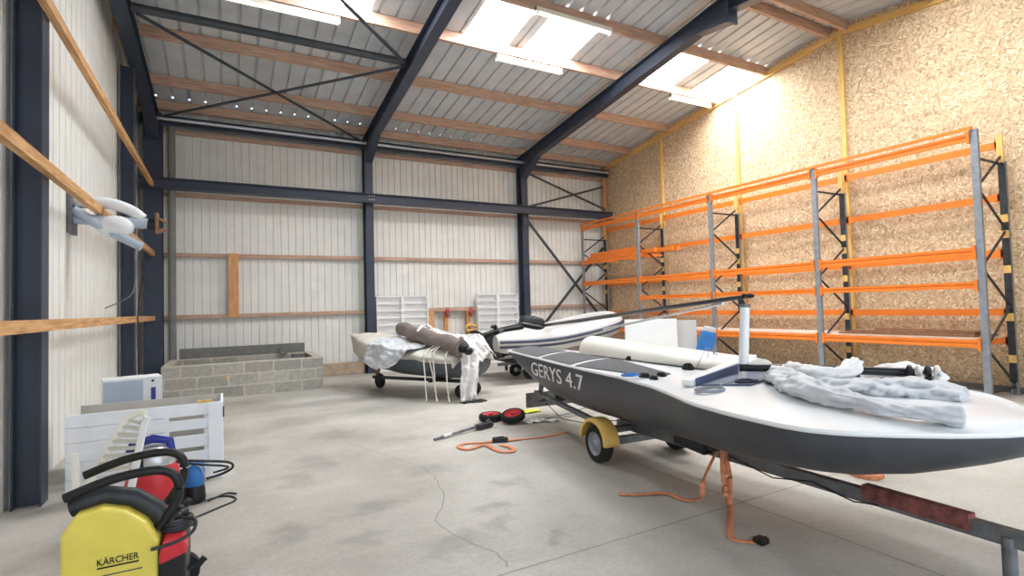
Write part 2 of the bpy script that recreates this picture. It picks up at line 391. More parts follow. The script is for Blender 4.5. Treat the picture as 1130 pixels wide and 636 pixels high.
roofrow(14.1, 13.33, None, False); roofrow(13.33, 13.26, None, True); roofrow(13.26, 9.05, None, False); roofrow(9.05, 7.65, SKY, False); roofrow(7.65, 6.0, None, False)
roofrow(6.0, 4.35, None, False); roofrow(4.35, 2.95, SKF, False); roofrow(2.95, YF-.3, None, False)
struct(rt_.build('ceiling', 'roof', solid=.003))
pos = ['just above the bracing near the left rafter', 'first of the pair of panels beside the left rafter', 'second of the pair, the widest and brightest', 'beside the right rafter, left one of its pair', 'touching the strand board gable wall']
for (a, b), ps in zip(SKY, pos):
    t = thing('skylight_panel', 'glowing translucent roof panel ' + ps, 'skylight', ((a+b)/2, 8.35, zs(8.35)+.03), 'translucent roof panels')
    MB().quad((a+.002, 9.045, zs(9.045)+.012), (b-.002, 9.045, zs(9.045)+.012), (b-.002, 7.655, zs(7.655)+.012), (a+.002, 7.655, zs(7.655)+.012)).build('translucent_sheet', 'sky', t, solid=.004)
for (a, b) in SKF:
    struct(MB().quad((a+.002, 4.345, zs(4.345)+.012), (b-.002, 4.345, zs(4.345)+.012), (b-.002, 2.955, zs(2.955)+.012), (a+.002, 2.955, zs(2.955)+.012)).build('window_1', 'sky', solid=.004))

# ------------------------------------------------------------------ timber
def purlin(y, x0, x1, label, h=.2, w=.07, drop=0, name='roof_purlin', grp='timber roof purlins'):
    z = zs(y)-h/2-.004-drop
    o = MB().box((x0, y-w/2, z-h/2), (x1, y+w/2, z+h/2)).build(name, 'wood'); tag(o, label, 'beam', grp)
XE = XR-.01
purlin(13.42, XL, XE, 'timber purlin at the eave, lowest, right above the back wall beam', .19)
purlin(12.33, XL, XE, 'timber roof purlin, second up from the back wall eave')
purlin(10.7, XL, XE, 'timber roof purlin, third up from the eave, below the lamp row')
purlin(9.02, XL, XE, 'timber roof purlin along the lower edge of the skylight panels')
purlin(7.65, XL, XE, 'timber roof purlin along the upper edge of the skylight panels')
purlin(6.17, XL, XE, 'timber ridge purlin on the skylight side of the roof peak')
purlin(5.83, XL, XE, 'timber ridge purlin on the far side of the roof peak')
for y, t in ((4.38, 'upper'), (2.92, 'middle'), (1.2, 'lower')): purlin(y, XL, XE, 'timber purlin of the front roof slope, %s one' % t)
# horizontal rails on the back wall
for z, lb in ((1.5, 'lowest timber rail on the back wall, behind the bookcases'), (2.88, 'middle timber rail on the cream back wall'), (4.22, 'timber rail just under the navy steel wall beam'), (5.62, 'highest timber rail on the back wall, under the eave beam')):
    o = MB().box((XL+.12, 13.66, z), (XE, 13.745, z+.085)).build('wall_rail', 'wood'); tag(o, lb, 'wall rail', 'timber rails on the back wall')
for z, lb in ((1.49, 'lowest timber rail on the left wall, crossing the navy posts'), (2.85, 'timber rail on the left wall at the height of the grey duct arm'), (4.3, 'high timber rail on the left wall, ending at the corner column')):
    o = MB().box((-1.395, YF+.1, z), (-1.33, 13.33, z+.1)).build('wall_rail', 'woodY'); tag(o, lb, 'wall rail', 'timber rails on the left wall')
o = MB().box((.04, 13.58, 1.5), (.24, 13.655, 2.97)).build('timber_post', 'woodZ'); tag(o, 'short wide upright timber board between two wall rails above the block tank', 'timber board')
# corner timber and gable trims
o = MB().box((10.86, 13.5, 0), (10.95, 13.62, zs(13.6)-.15)).build('corner_stud', 'woodZ'); tag(o, 'brown timber stud in the corner beside the strand board wall', 'stud')
for y, lb in ((11.02, 'thin yellow batten on strand board wall, farthest from the photographer'), (8.47, 'yellow batten on strand board wall under the wall-side skylight'), (5.97, 'yellow batten on strand board wall below the roof peak'), (3.4, 'yellow batten on strand board wall, outside the view')):
    if y < 4: continue
    o = MB().box((XR-.05, y-.045, 0), (XR-.002, y+.045, zs(y)-.16)).build('wall_batten', 'batten'); tag(o, lb, 'batten', 'yellow battens on the strand board wall')
for a, b, nm in ((13.7, 6.0, 'back'), (6.0, YF+.05, 'front')):
    o = MB().bar((XR-.03, a, zs(a)-.2), (XR-.03, b, zs(b)-.2), .05, .13).build('gable_trim', 'battenY'); tag(o, 'yellow timber strip along the top of the strand board wall, %s slope' % nm, 'trim board')
# low kerb along the back wall
struct(MB().box((1.75, 13.5, 0), (3.05, 13.745, .28)).box((3.05, 13.7, 0), (XR-.02, 13.745, .28)).build('baseboard_back', 'kerb', bevel=.01))
struct(MB().box((XR-.07, YF, 0), (XR-.055, 13.45, .1)).build('baseboard_right', 'render'))

# ------------------------------------------------------------------ steel portal frames
FX = [(-1.37, 'left corner'), (3.2, 'middle'), (7.77, 'right')]
for i, (x, lb) in enumerate(FX):
    t = thing('steel_column', 'navy steel column at the back wall, ' + ['in the left corner behind the grey pipe', 'between the block tank and the first bookcase', 'right of the second bookcase'][i], 'column', (x, 13.5, 0), 'steel columns')
    MB().ibeam((x, 13.5, 0), (x, 13.5, 5.95), .2 if i else .33, .3, .018, (0, 1, 0)).build('shaft', 'steel', t)
    MB().box((x-.16, 13.3, 0), (x+.16, 13.7, .02)).build('base_plate', 'steel', t)
    if i:
        b = MB().box((x-.09, 13.3, 3.95), (x+.09, 13.335, 4.3))
        b.build('splice_plate', 'steel', t)
        bb = MB()
        for dx in (-.06, 0, .06):
            for dz in (-.05, .05): bb.cyl((x+dx, 13.09, 4.39+dz), (x+dx, 13.06, 4.39+dz), .012, seg=6)
        if i == 1: bb.build('bolt_set', 'alu', t)
    r = thing('steel_rafter', 'navy steel roof rafter ' + ['above the left wall', 'rising from the middle column, with bracing fixed to it', 'rising from the right column past the brightest skylight'][i], 'rafter', (x, 13.3, zs(13.3)-.35), 'steel rafters')
    y0, y1 = 13.62, 6.0
    dz = -.38
    MB().ibeam((x, y0, zs(y0)+dz), (x, y1, zs(y1)+dz), .2, .32, .018).build('back_slope_beam', 'steel', r)
    MB().ibeam((x, y1, zs(y1)+dz), (x, YF+.15, zs(YF+.15)+dz), .2, .32, .018).build('front_slope_beam', 'steel', r)
    # haunch at the column, triangular
    h = MB(); ya, yb = 13.35, 12.5
    za, zb = zs(ya)+dz-.15, zs(yb)+dz-.15
    w = .1
    h.add([(x+sx*w, *p) for sx in (-1, 1) for p in ((ya, za), (ya, za-.38), (yb, zb))], [(0, 1, 2), (3, 5, 4), (0, 3, 4, 1), (1, 4, 5, 2), (0, 2, 5, 3)])
    h.build('haunch', 'steel', r)
    pl = MB().box((x-.12, 6.0-.02, ZR-.75), (x+.12, 6.0+.02, ZR-.22)); pl.build('ridge_plate', 'steel', r)
    h = MB(); ya, yb = 6.02, 6.75; za, zb = zs(ya)+dz-.15, zs(yb)+dz-.15
    h.add([(x+sx*w, *p) for sx in (-1, 1) for p in ((ya, za), (ya, za-.2), (yb, zb))], [(0, 1, 2), (3, 5, 4), (0, 3, 4, 1), (1, 4, 5, 2), (0, 2, 5, 3)])
    h.build('ridge_haunch', 'steel', r)
    bb = MB()
    for k in range(5):
        for sx in (-.08, .08): bb.cyl((x+sx, 6.02, ZR-.3-.1*k), (x+sx, 6.05, ZR-.3-.1*k), .014, seg=6)
    bb.build('bolt_set', 'alu', r)
o = MB().ibeam((-1.6, 13.2, 4.39), (10.93, 13.2, 4.39), .2, .23, .016).build('steel_beam', 'steel'); tag(o, 'long navy steel beam running across the columns of the back wall', 'beam')
o = MB().ibeam((-1.6, 13.33, 5.78), (10.9, 13.33, 5.78), .16, .2, .014).build('eave_beam', 'steel'); tag(o, 'long navy steel eave beam at the top of the back wall', 'beam')
o = MB().ibeam((-1.5, 11.15, 0), (-1.5, 11.15, zs(11.15)-.55), .2, .2, .014, (1, 0, 0)).build('gable_post', 'steel'); tag(o, 'navy steel post on the left wall behind the grey duct arm', 'post')
o = MB().ibeam((-1.5, 6.0, 0), (-1.5, 6.0, zs(6.0)-.6), .2, .2, .014, (1, 0, 0)).build('gable_post', 'steel'); tag(o, 'navy steel post on the left wall below the roof peak', 'post')
o = MB().tube([(-1.03, 13.35, 0), (-1.03, 13.35, 5.68)], .075, 14).build('downpipe', 'pipe', smooth=True); tag(o, 'grey vertical pipe standing in the left corner behind the block tank', 'pipe')
o = MB().tube([(-1.3, 13.25, 5.80), (10.85, 13.25, 5.80)], .04, 10).build('highlight', 'alu', smooth=True); tag(o, 'pale highlight tube added along the navy eave beam', 'highlight')  # added pale tube stands in for the highlight along the eave beam
# roof strut and bracing
def brace(p0, p1, w, h, label, name='diagonal_brace', m='strut', grp='diagonal braces'):
    o = MB().bar(p0, p1, w, h).build(name, m); return tag(o, label, 'brace', grp)
o = MB().tube([(-1.27, 9.75, 6.38), (3.09, 9.75, 6.38)], .07, 12).build('roof_strut', 'strut', smooth=True); tag(o, 'dark grey tube strut crossing the roof between left and middle rafter', 'strut')
brace((-1.2, 9.8, 6.32), (3.05, 13.35, 5.86), .075, .02, 'long roof brace running from upper left corner to the middle column head')
brace((-1.2, 13.3, 5.86), (3.08, 9.7, 6.29), .075, .02, 'roof brace crossing the other, rising from the left corner to the middle rafter')
brace((1.2, 7.9, 6.5), (3.05, 9.68, 6.33), .07, .02, 'short visible roof brace beside the upper left skylight')
for y0, yy, m1, m2 in ((13.45, 13.45, 0, 0),):
    brace((7.9, 13.5, 5.6), (10.9, 13.5, 4.65), .02, .06, 'upper wall brace falling to the right, beside the right column')
    brace((7.95, 13.55, 4.55), (10.9, 13.55, 5.42), .02, .06, 'upper wall brace rising to the right, beside the right column')
    brace((7.87, 13.5, 4.2), (10.75, 13.5, .95), .03, .08, 'lower wall brace falling right from the right column to behind the rack')
    brace((8.0, 13.56, .55), (10.8, 13.56, 3.4), .03, .08, 'lower wall brace rising right behind the inflatable towards the rack')

# ------------------------------------------------------------------ batten lamps
for (x0, x1, y, dz, lb) in ((.0, 1.72, 9.06, -.28, 'white strip lamp below the upper left skylight'), (4.72, 6.24, 9.06, -.28, 'white strip lamp below the brightest skylight pair'),
                         (9.4, 10.75, 9.06, -.28, 'white strip lamp beside the strand board wall'), (4.75, 6.41, 7.6, -.26, 'white strip lamp above the brightest skylight, near the roof peak')):
    z = zs(y)+dz
    t = thing('strip_lamp', lb, 'lamp', ((x0+x1)/2, y, z), 'strip lamps')
    MB().box((x0, y-.045, z), (x1, y+.045, z+.075)).build('lamp_housing', 'lamp', t, bevel=.01)
    MB().tube([(x0+.03, y, z-.02), (x1-.03, y, z-.02)], .03, 10).build('diffuser', 'tube', t, smooth=True)
    MB().box((x0, y-.05, z-.055), (x0+.03, y+.05, z+.07)).box((x1-.03, y-.05, z-.055), (x1, y+.05, z+.07)).build('end_cap', 'lamp', t)

# ------------------------------------------------------------------ pallet racking
rk = thing('pallet_rack', 'long orange and grey pallet rack along the strand board wall', 'rack', (9.85, 8.4, 0))
XF_, XB_ = 9.85, 10.78
RY = [13.38, 10.86, 8.4, 5.95, 3.5]
def rbeam(x, y0, y1, ztop, h=.11, name='beam'):
    # ladder beam with a folded face
    a = -1 if x < 10.2 else 1
    z0 = ztop-h
    pts = [(0, 0), (.045, 0), (.045, h*.35), (.03, h*.45), (.03, h*.55), (.045, h*.65), (.045, h), (0, h)]
    mb = MB(); n = len(pts)
    vs = [(x+a*px_, y, z0+pz) for y in (y0, y1) for px_, pz in pts]
    mb.add(vs, [(i, (i+1) % n, n+(i+1) % n, n+i) for i in range(n)]+[tuple(range(n)), tuple(range(2*n-1, n-1, -1))])
    for y in (y0, y1):   # hooked end plates
        s_ = 1 if y == min(y0, y1) else -1
        mb.box((x-.055 if a < 0 else x, min(y, y+s_*.04), z0-.04), (x if a < 0 else x+.055, max(y, y+s_*.04), ztop+.03))
    return mb.build(name, 'orange', rk)
for i, y in enumerate(RY):
    for x, h, mm in ((XF_, 4.05, 'rackgrey'), (XB_, 3.66, 'rackgrey')):
        pts = [(-.045, -.03), (.045, -.03), (.045, .03), (.025, .03), (.025, -.012), (-.025, -.012), (-.025, .03), (-.045, .03)]
        mb = MB().prof((x, y, 0), (x, y, h), pts, (1, 0, 0) if x < 10.2 else (-1, 0, 0))
        mb.box((x-.06, y-.06, 0), (x+.06, y+.06, .012))
        mb.build('upright', mm, rk)
    zz = .18; flip = False; br = MB()
    mbx = MB()
    while zz < 3.4:
        za, zb = (zz, zz+.6)
        (br).bar((XF_, y, za if flip else zb), (XB_, y, zb if flip else za), .02, .035)
        zz += .6; flip = not flip
    br.bar((XF_, y, 3.62), (XB_, y, 3.62), .02, .035).bar((XF_, y, .12), (XB_, y, .12), .02, .035)
    br.build('bracing', 'rackdark', rk)
    MB().box((XB_-.075, y-.04, 3.66), (XB_-.05, y+.04, 4.08)).build('timber_extension', 'batten', rk)
    # dark slotted back strip with pale spacers
    for z in (.5, 1.15, 1.9, 2.45, 2.7): MB().box((XB_-.056, y-.047, z), (XB_-.05, y+.047, z+.12)).build('spacer', 'batten', rk)
    MB().box((XB_-.05, y-.045, .2), (XB_-.036, y+.045, 3.62)).build('slotted_strip', 'rackdark', rk)
for a, b in zip(RY[:-1], RY[1:]):
    A, B = a-.045, b+.045; k = RY.index(a)
    rbeam(XF_, A, B, 4.0); rbeam(XB_, A, B, 4.0); rbeam(XB_, A, B, 3.16)
    rbeam(XF_, A, B, 2.28, .13); rbeam(XB_, A, B, 2.28, .13)
    if k == 0: rbeam(XF_, A, B, 2.93, .11)
    else:
        rbeam(XF_, A, B, 1.77, .1)
    rbeam(XB_, A, B, 1.34, .11)
    if k >= 1: rbeam(XF_, A, B, .9, .12); rbeam(XB_, A, B, .9, .12)
    else: rbeam(XB_, A, B, .9, .12); rbeam(XF_, A, B, .9, .12)
    if k >= 1: MB().box((XF_+.01, B+.02, .9), (XB_-.03, A-.02, .92)).build('shelf_board', 'shelfboard', rk)
# top rail along upright heads
mb = MB()
for a, b in zip(RY[:-1], RY[1:]): mb.bar((XF_-.055, a, 4.07), (XF_-.055, b, 4.07), .03, .05)
mb.build('top_rail', 'orange', rk)
# loose orange beams stored on the rack
for j, (x0, y0, y1, z, lb) in enumerate(((9.93, 13.2, 10.95, 2.985, 'loose orange rack beam, front one of the stored pile'), (10.03, 13.25, 10.4, 2.985, 'loose orange rack beam, second in the stored pile'),
        (10.15, 12.8, 9.9, 2.985, 'loose orange rack beam, third in the stored pile, sticking out past the upright'), (10.3, 12.6, 9.85, 2.985, 'loose orange rack beam at the back of the stored pile'),
        (9.98, 13.1, 10.9, 3.095, 'loose orange rack beam lying on top of the stored pile'))):
    o = MB().prof((x0, y0, z), (x0, y1, z), [(-.04, -.05), (.04, -.05), (.04, .05), (-.04, .05)], (0, 0, 1)).box((x0-.05, y1-.01, z-.045), (x0+.05, y1, z+.05)).box((x0-.05, y0, z-.045), (x0+.05, y0+.01, z+.05)).build('loose_rack_beam', 'orange'); tag(o, lb, 'rack beam', 'loose orange beams')
mb = MB()
for y in (12.9, 12.0, 11.2, 10.9): mb.bar((XF_-.02, y, 2.9), (XB_+.02, y, 2.9+.0), .06, .06)
mb.build('cross_bar', 'orange', rk)
# timber boards on the low shelf near the right edge
for j, (y0, y1, x0, x1, z, ro) in enumerate(((5.7, 3.7, 10.0, 10.25, .925, .02), (5.4, 3.6, 10.3, 10.6, .925, -.03), (5.55, 3.75, 10.1, 10.4, .958, .06), (5.2, 3.7, 10.2, 10.45, .991, -.05))):
    o = MB().box((x0, y1, z), (x1, y0, z+.03), rot=Matrix.Rotation(ro, 3, 'Z')).build('timber_board', 'brown'); tag(o, ['weathered brown board lying at the front of the low rack shelf', 'weathered brown board lying at the back of the low rack shelf', 'weathered board lying across two boards on the rack shelf', 'topmost weathered board of the stack on the rack shelf'][j], 'board', 'brown boards on the rack')

# ------------------------------------------------------------------ block tank
tk = thing('block_tank', 'low rectangular concrete block tank against the back wall', 'tank', (.33, 12.3, 0))
x0, x1, y0, y1, zt = -1.06, 1.73, 11.42, 13.2, .65; w = .15
MB().box((x0, y0, 0), (x1, y0+w, zt)).box((x0, y1-w, 0), (x1, y1, zt)).box((x0, y0+w, 0), (x0+w, y1-w, zt)).box((x1-w, y0+w, 0), (x1, y1-w, zt)).build('block_wall', 'block', tk, bevel=.006)
MB().box((x0+w, y0+w, .02), (x1-w, y1-w, .3)).build('fill', 'render', tk)
MB().box((1.05, 12.95, .65), (1.2, 13.1, .78)).box((1.3, 12.7, .5), (1.52, 13.0, .64)).build('loose_block', 'render', tk)
o = MB().box((-.9, 13.25, 0), (1.6, 13.32, .86)).build('backing_panel', 'render'); tag(o, 'flat grey panel standing between the block tank and the back wall', 'panel')
# little tap
tp = thing('brass_tap', 'small brass tap on the front of the block tank', 'tap', (.35, 11.4, .0))
MB().cyl((.0, 11.42, .33), (.0, 11.3, .33), .014).build('spout', 'yellow', tp); MB().cyl((.0, 11.33, .33), (.0, 11.33, .4), .008).bar((-.05, 11.33, .4), (.05, 11.33, .4), .015, .015).build('handle', 'yellow', tp)

# ------------------------------------------------------------------ bookcases
def bookcase(x0, x1, y0, y1, h, label):
    t = thing('bookcase', label, 'bookcase', ((x0+x1)/2, (y0+y1)/2, 0), 'white bookcases')
    tt = .022; xm = (x0+x1)/2
    for x in (x0, x1-tt): MB().box((x, y0, 0), (x+tt, y1, h)).build('side_panel', 'shelf', t)
    MB().box((xm-.035, y0, .06), (xm+.035, y1, h-.02)).build('divider', 'shelf', t)
    MB().box((x0+tt, y1-.01, .06), (x1-tt, y1-.002, h-.02)).build('back_panel', 'shelf', t)
    MB().box((x0+tt, y0, h-tt), (x1-tt, y1-.01, h)).build('top_panel', 'shelf', t)
    MB().box((x0+tt, y0+.02, 0), (x1-tt, y0+.04, .06)).build('plinth', 'shelf', t)
    for k in range(10):
        z = .06+k*(h-.08)/10
        for a, b in ((x0+tt, xm-.035), (xm+.035, x1-tt)):
            MB().box((a, y0+.01, z), (b, y1-.012, z+.018)).build('shelf', 'shelf', t)
bookcase(3.36, 4.74, 13.44, 13.62, 1.93, 'white double bookcase with empty shelves, behind the covered dinghy')
bookcase(6.2, 7.5, 13.42, 13.62, 1.95, 'white double bookcase with empty shelves, left of the right column')
# studs between the bookcases
for x, w, lb in ((4.86, .16, 'wide timber stud beside the first bookcase'), (5.3, .1, 'timber stud carrying the left red lantern'), (5.96, .12, 'timber stud with a hose ring and the right red lantern')):
    o = MB().box((x-w/2, 13.55, .285), (x+w/2, 13.65, 1.5)).build('timber_stud', 'woodZ'); tag(o, lb, 'stud', 'timber studs under the rail')
o = MB().box((4.76, 13.55, 1.5), (6.16, 13.655, 1.6)).build('timber_rail', 'wood'); tag(o, 'short timber rail joining the studs between the bookcases', 'rail')
for x, lb in ((5.3, 'small red lantern hanging on the stud nearest the first bookcase'), (6.0, 'small red lantern hanging on the stud beside the second bookcase')):
    t = thing('lantern', lb, 'lantern', (x, 13.48, 1.45), 'red lanterns')
    MB().ell((x, 13.47, 1.44), (.075, .05, .11)).build('body', 'red', t, smooth=True)
    MB().cyl((x, 13.42, 1.44), (x, 13.4, 1.44), .05, seg=14).build('lens', 'galv', t)
    MB().tube([(x-.04, 13.48, 1.54), (x-.03, 13.5, 1.6), (x+.03, 13.5, 1.6), (x+.04, 13.48, 1.54)], .008, 6).build('handle', 'black', t)
pts = [(6.0+.16*math.cos(a), 13.5, 1.03+.09*math.sin(a)) for a in [i*math.pi/10 for i in range(20)]]
o = MB().tube(pts, .022, 8, closed=True).tube([(p[0], p[1]-.035, p[2]-.03) for p in pts], .022, 8, closed=True).build('hose_coil', 'batten', smooth=True); tag(o, 'beige hose coiled on the stud left of the second bookcase', 'hose')

# ------------------------------------------------------------------ hull builder
def lerp(tab, t):
    if t <= tab[0][0]: return tab[0][1:]
    for a, b in zip(tab[:-1], tab[1:]):
        if t <= b[0]:
            f = (t-a[0])/(b[0]-a[0]); return tuple(p+(q-p)*f for p, q in zip(a[1:], b[1:]))
    return tab[-1][1:]

# main dinghy. stations by Y (falling): half width, deck height, keel height, section exponent
ST = [(-6.85, .30, .93, .86, 3.4), (-6.45, .345, .93, .70, 3.4), (-6.0, .39, .93, .56, 3.4), (-5.5, .44, .93, .46, 3.3), (-5.0, .50, .93, .43, 3.2), (-4.4, .55, .93, .42, 3.0), (-3.7, .585, .93, .43, 2.8), (-3.4, .64, .93, .44, 2.75),
      (-3.11, .69, .93, .46, 2.7), (-2.8, .79, .93, .48, 2.6), (-2.47, .91, .93, .50, 2.5), (-2.11, .955, .93, .53, 2.4), (-1.78, .95, .93, .57, 2.3), (-1.65, .92, .93, .59, 2.2), (-1.55, .86, .93, .62, 2.2),
      (-1.46, .78, .93, .64, 2.2), (-1.35, .65, .93, .68, 2.2), (-1.2, .45, .93, .74, 2.1), (-1.08, .24, .93, .80, 2.1), (-1.01, .04, .93, .88, 2)]
def cx(y): return 3.57+.087*(y-2.6)
def hst(y): return lerp(ST, -y)
def camber(y, u):
    hw = hst(y)[0]; return .05*(1-min(1, (u/max(hw, .01))**2))
def side_u(y, z):
    hw, zt, zb, n = hst(y); q = min(1, max(0, (zt-z)/(zt-zb))); return hw*(1-q**n)**(1/n)
ys = []
y = 6.85
while y > 1.9: ys.append(y); y -= .12
while y > 1.01: ys.append(y); y -= .03
ys.append(1.01)
dg = thing('sailing_dinghy', 'long anthracite and white racing dinghy lettered on its side, resting on the yellow-fendered trailer', 'boat', (3.6, 4.2, .42))
h = MB(); rings = 25; vs = []
for y in ys:
    hw, zt, zb, n = hst(y)
    for k in range(rings):
        t = math.pi*k/(rings-1); c, s = math.cos(t), math.sin(t)
        u = -hw*math.copysign(abs(c)**(2/n), c); z = zt-(zt-zb)*abs(s)**(2/n)
        vs.append((cx(y)+u, y, z))
h.add(vs, [(i*rings+k, (i+1)*rings+k, (i+1)*rings+k+1, i*rings+k+1) for i in range(len(ys)-1) for k in range(rings-1)])
h.add(vs[:rings], [tuple(range(rings))])
h.build('hull', 'hull', dg, smooth=True)
dk = MB(); nd = 13; vs = []
for y in ys:
    hw = hst(y)[0]
    for k in range(nd):
        u = hw*(2*k/(nd-1)-1); vs.append((cx(y)+u, y, .93+camber(y, u)))
dk.add(vs, [(i*nd+k, (i+1)*nd+k, (i+1)*nd+k+1, i*nd+k+1) for i in range(len(ys)-1) for k in range(nd-1)])
dk.build('deck', 'white', dg, smooth=True)
MB().tube([(cx(y)-hst(y)[0], y, .932) for y in ys], .014, 6).tube([(cx(y)+hst(y)[0], y, .932) for y in ys], .014, 6).bar((cx(6.85)-.3, 6.85, .935), (cx(6.85)+.3, 6.85, .935), .03, .03).build('gunwale', 'white', dg)
def onboat(y, u, up_=.0): return (cx(y)+u, y, .93+camber(y, u)+up_)
def grip(ya, yb, n0, n1, f0, f1):
    """strip from near inset n to far line f, linear in y"""
    def fn(i, j):
        y = ya+(yb-ya)*i; hw = hst(y)[0]; a = -hw+n0+(n1-n0)*i; b = f0+(f1-f0)*i
        return onboat(y, a+(b-a)*j, .006)
    MB().grid(fn, 12, 6).build('deck_grip', 'grip', dg, solid=.006)
grip(6.8, 5.72, .03, .03, .27, .06)
grip(5.60, 4.74, .03, .04, .06, .02)
grip(4.62, 3.35, .04, .16, .02, -.28)
# far side tank, a smooth rounded hump
def tank(i, j):
    y = 5.45-(5.45-2.95)*i; c = cx(y)+.21+.16*i
    e = min(1, i/.05)**.5 if i < .05 else 1
    r = (.19*e+.02)*(1+.15*math.sin(i*math.pi)); t = math.pi*j
    return (c-r*math.cos(t), y, .93+.0+(.27-.11*i)*e*abs(math.sin(t))**.55)
mb = MB().grid(tank, 40, 16); mb.add([tank(0, j/15) for j in range(16)], [tuple(range(16))]); mb.add([tank(1, j/15) for j in range(16)], [tuple(range(16))])
mb.build('side_tank', 'cream', dg, smooth=50)
MB().grid(lambda i, j: onboat(5.0-1.9*i, .0+.10*j+.08*i, .01), 10, 4).build('tank_shade', 'black', dg, solid=.006)  # black strip painting in the shade under the side tank
MB().grid(lambda i, j: (3.86+.2*i, 3.36-.04*i, .965+.07*j), 4, 4).build('net_pocket', 'black', dg, solid=.01)
# coaming and foot well
MB().bar((3.02, 2.86, .985), (4.12, 3.12, 1.08), .09, .055).build('coaming', 'white', dg, bevel=.012)
MB().bar((3.08, 2.815, .955), (4.08, 3.05, 1.02), .014, .13).build('cockpit_bulkhead', 'slate', dg)
def pit_(i, j):
    a = V((3.1, 2.8, 0)).lerp(V((4.08, 3.03, 0)), j); b = V((3.3, 2.52, 0)).lerp(V((3.95, 2.68, 0)), j); p = a.lerp(b, i); u = p.x-cx(p.y)
    return (p.x, p.y, .938+camber(p.y, u))
MB().grid(pit_, 6, 6).build('foot_well', 'slate', dg, solid=.008)
# fittings
for (y, u, s) in ((3.46, -.48, .035), (3.36, -.38, .03), (3.32, -.5, .025)):
    p = onboat(y, u, .02); MB().ell(p, (s, s*1.4, s*.8), 10, 6).box((p[0]-s*.6, p[1]-s*1.6, p[2]-.022), (p[0]+s*.6, p[1]+s*1.6, p[2]-.008)).build('cleat', 'black', dg, smooth=True)
for (y, u, z) in ((4.35, .06, .98), (3.42, .0, .99)):
    c = V((cx(y)+u, y, z)); mb = MB()
    mb.lathe(c, (1, .2, 0), [(.015, -.025), (.05, -.02), (.035, 0), (.05, .02), (.015, .025)], 16); mb.bar(c-V((0, 0, .07)), c+V((0, 0, .05)), .02, .05)
    mb.build('pulley_block', 'black', dg, smooth=True)
for k_ in range(3): MB().tube([(cx(3.3)+.1+.06*k_, 3.42-.05*k_, .97), (cx(3.3)+.18+.05*k_, 3.36, 1.17), (cx(3.3)+.42, 3.25+.1*k_, 1.0)], .004, 5).build('lashing_line', 'rope', dg)
MB().tube([(cx(5.2)+.05, 5.25, 1.06), (cx(4.4)+.06, 4.42, 1.0)], .006, 5).build('control_line', 'brope', dg)
# centreboard bump under the hull
MB().box((3.45, 3.1, .33), (3.62, 3.45, .45), rot=Matrix.Rotation(.1, 3, 'X')).build('keel_stub', 'black', dg, bevel=.02)
# lettering mapped onto the hull side
def text_mesh(s, size=1, shear=0, sp=1):
    cu = bpy.data.curves.new('txt', 'FONT'); cu.body = s; cu.size = size; cu.shear = shear; cu.space_character = sp; cu.resolution_u = 3; cu.offset = 0
    ob = bpy.data.objects.new('txt', cu); COL.objects.link(ob); bpy.context.view_layer.update()
    me = bpy.data.meshes.new_from_object(ob.evaluated_get(bpy.context.evaluated_depsgraph_get()))
    vs = [v.co.copy() for v in me.vertices]; fs = [tuple(p.vertices) for p in me.polygons]
    bpy.data.objects.remove(ob); bpy.data.meshes.remove(me); bpy.data.curves.remove(cu)
    return vs, fs
vs, fs = text_mesh('GERYS 4.7', 1, 0, 1.0)
xmin = min(v.x for v in vs); xmax = max(v.x for v in vs); ymin = min(v.y for v in vs); ymax = max(v.y for v in vs)
out = []
for v in vs:
    tx = (v.x-xmin)/(xmax-xmin); ty = (v.y-ymin)/(ymax-ymin)
    y = 5.88-(5.88-4.38)*tx; z = .705+.165*ty
    out.append((cx(y)-side_u(y, z)-.006, y, z))
MB().add(out, fs).build('lettering', 'letter', dg, solid=.004)

# rope coil, lines on the deck
def coil(c, r, n, rr, name, m, label, cat='rope', wob=.12, tail=None, tilt=0):
    pts = []
    for i in range(n*16):
        a = i*math.pi/8; q = r*(1+wob*math.sin(a*.37+1)+.05*math.sin(a*2.1)); pts.append((c[0]+q*math.cos(a), c[1]+q*.75*math.sin(a), c[2]+.004*(i/16)+rr+tilt*q*math.cos(a)))
    if tail: pts += tail
    o = MB().tube(pts, rr, 6).build(name, m, smooth=True); return tag(o, label, cat)
coil((3.0, 2.62, .957), .11, 2, .009, 'rope_coil', 'rope', 'grey rope coiled on the near white deck beside the coaming', tail=[(3.2, 2.7, .975), (3.35, 2.68, .985)])
coil((3.38, 2.62, .98), .08, 3, .008, 'rope_coil', 'navy', 'dark blue rope coil at the foot of the coaming')
coil((3.62, 2.42, .985), .16, 3, .009, 'rope_coil', 'brope', 'dark tangled sheets lying at the foot of the white pole', wob=.35)
coil((3.62, 2.38, 1.0), .12, 2, .006, 'rope_coil', 'strap', 'thin red line tangled over the dark sheets', wob=.5)
coil((3.05, 3.5, .968), .07, 2, .008, 'rope_coil', 'blue', 'pale blue rope bundle on the dark deck grip', wob=.4)

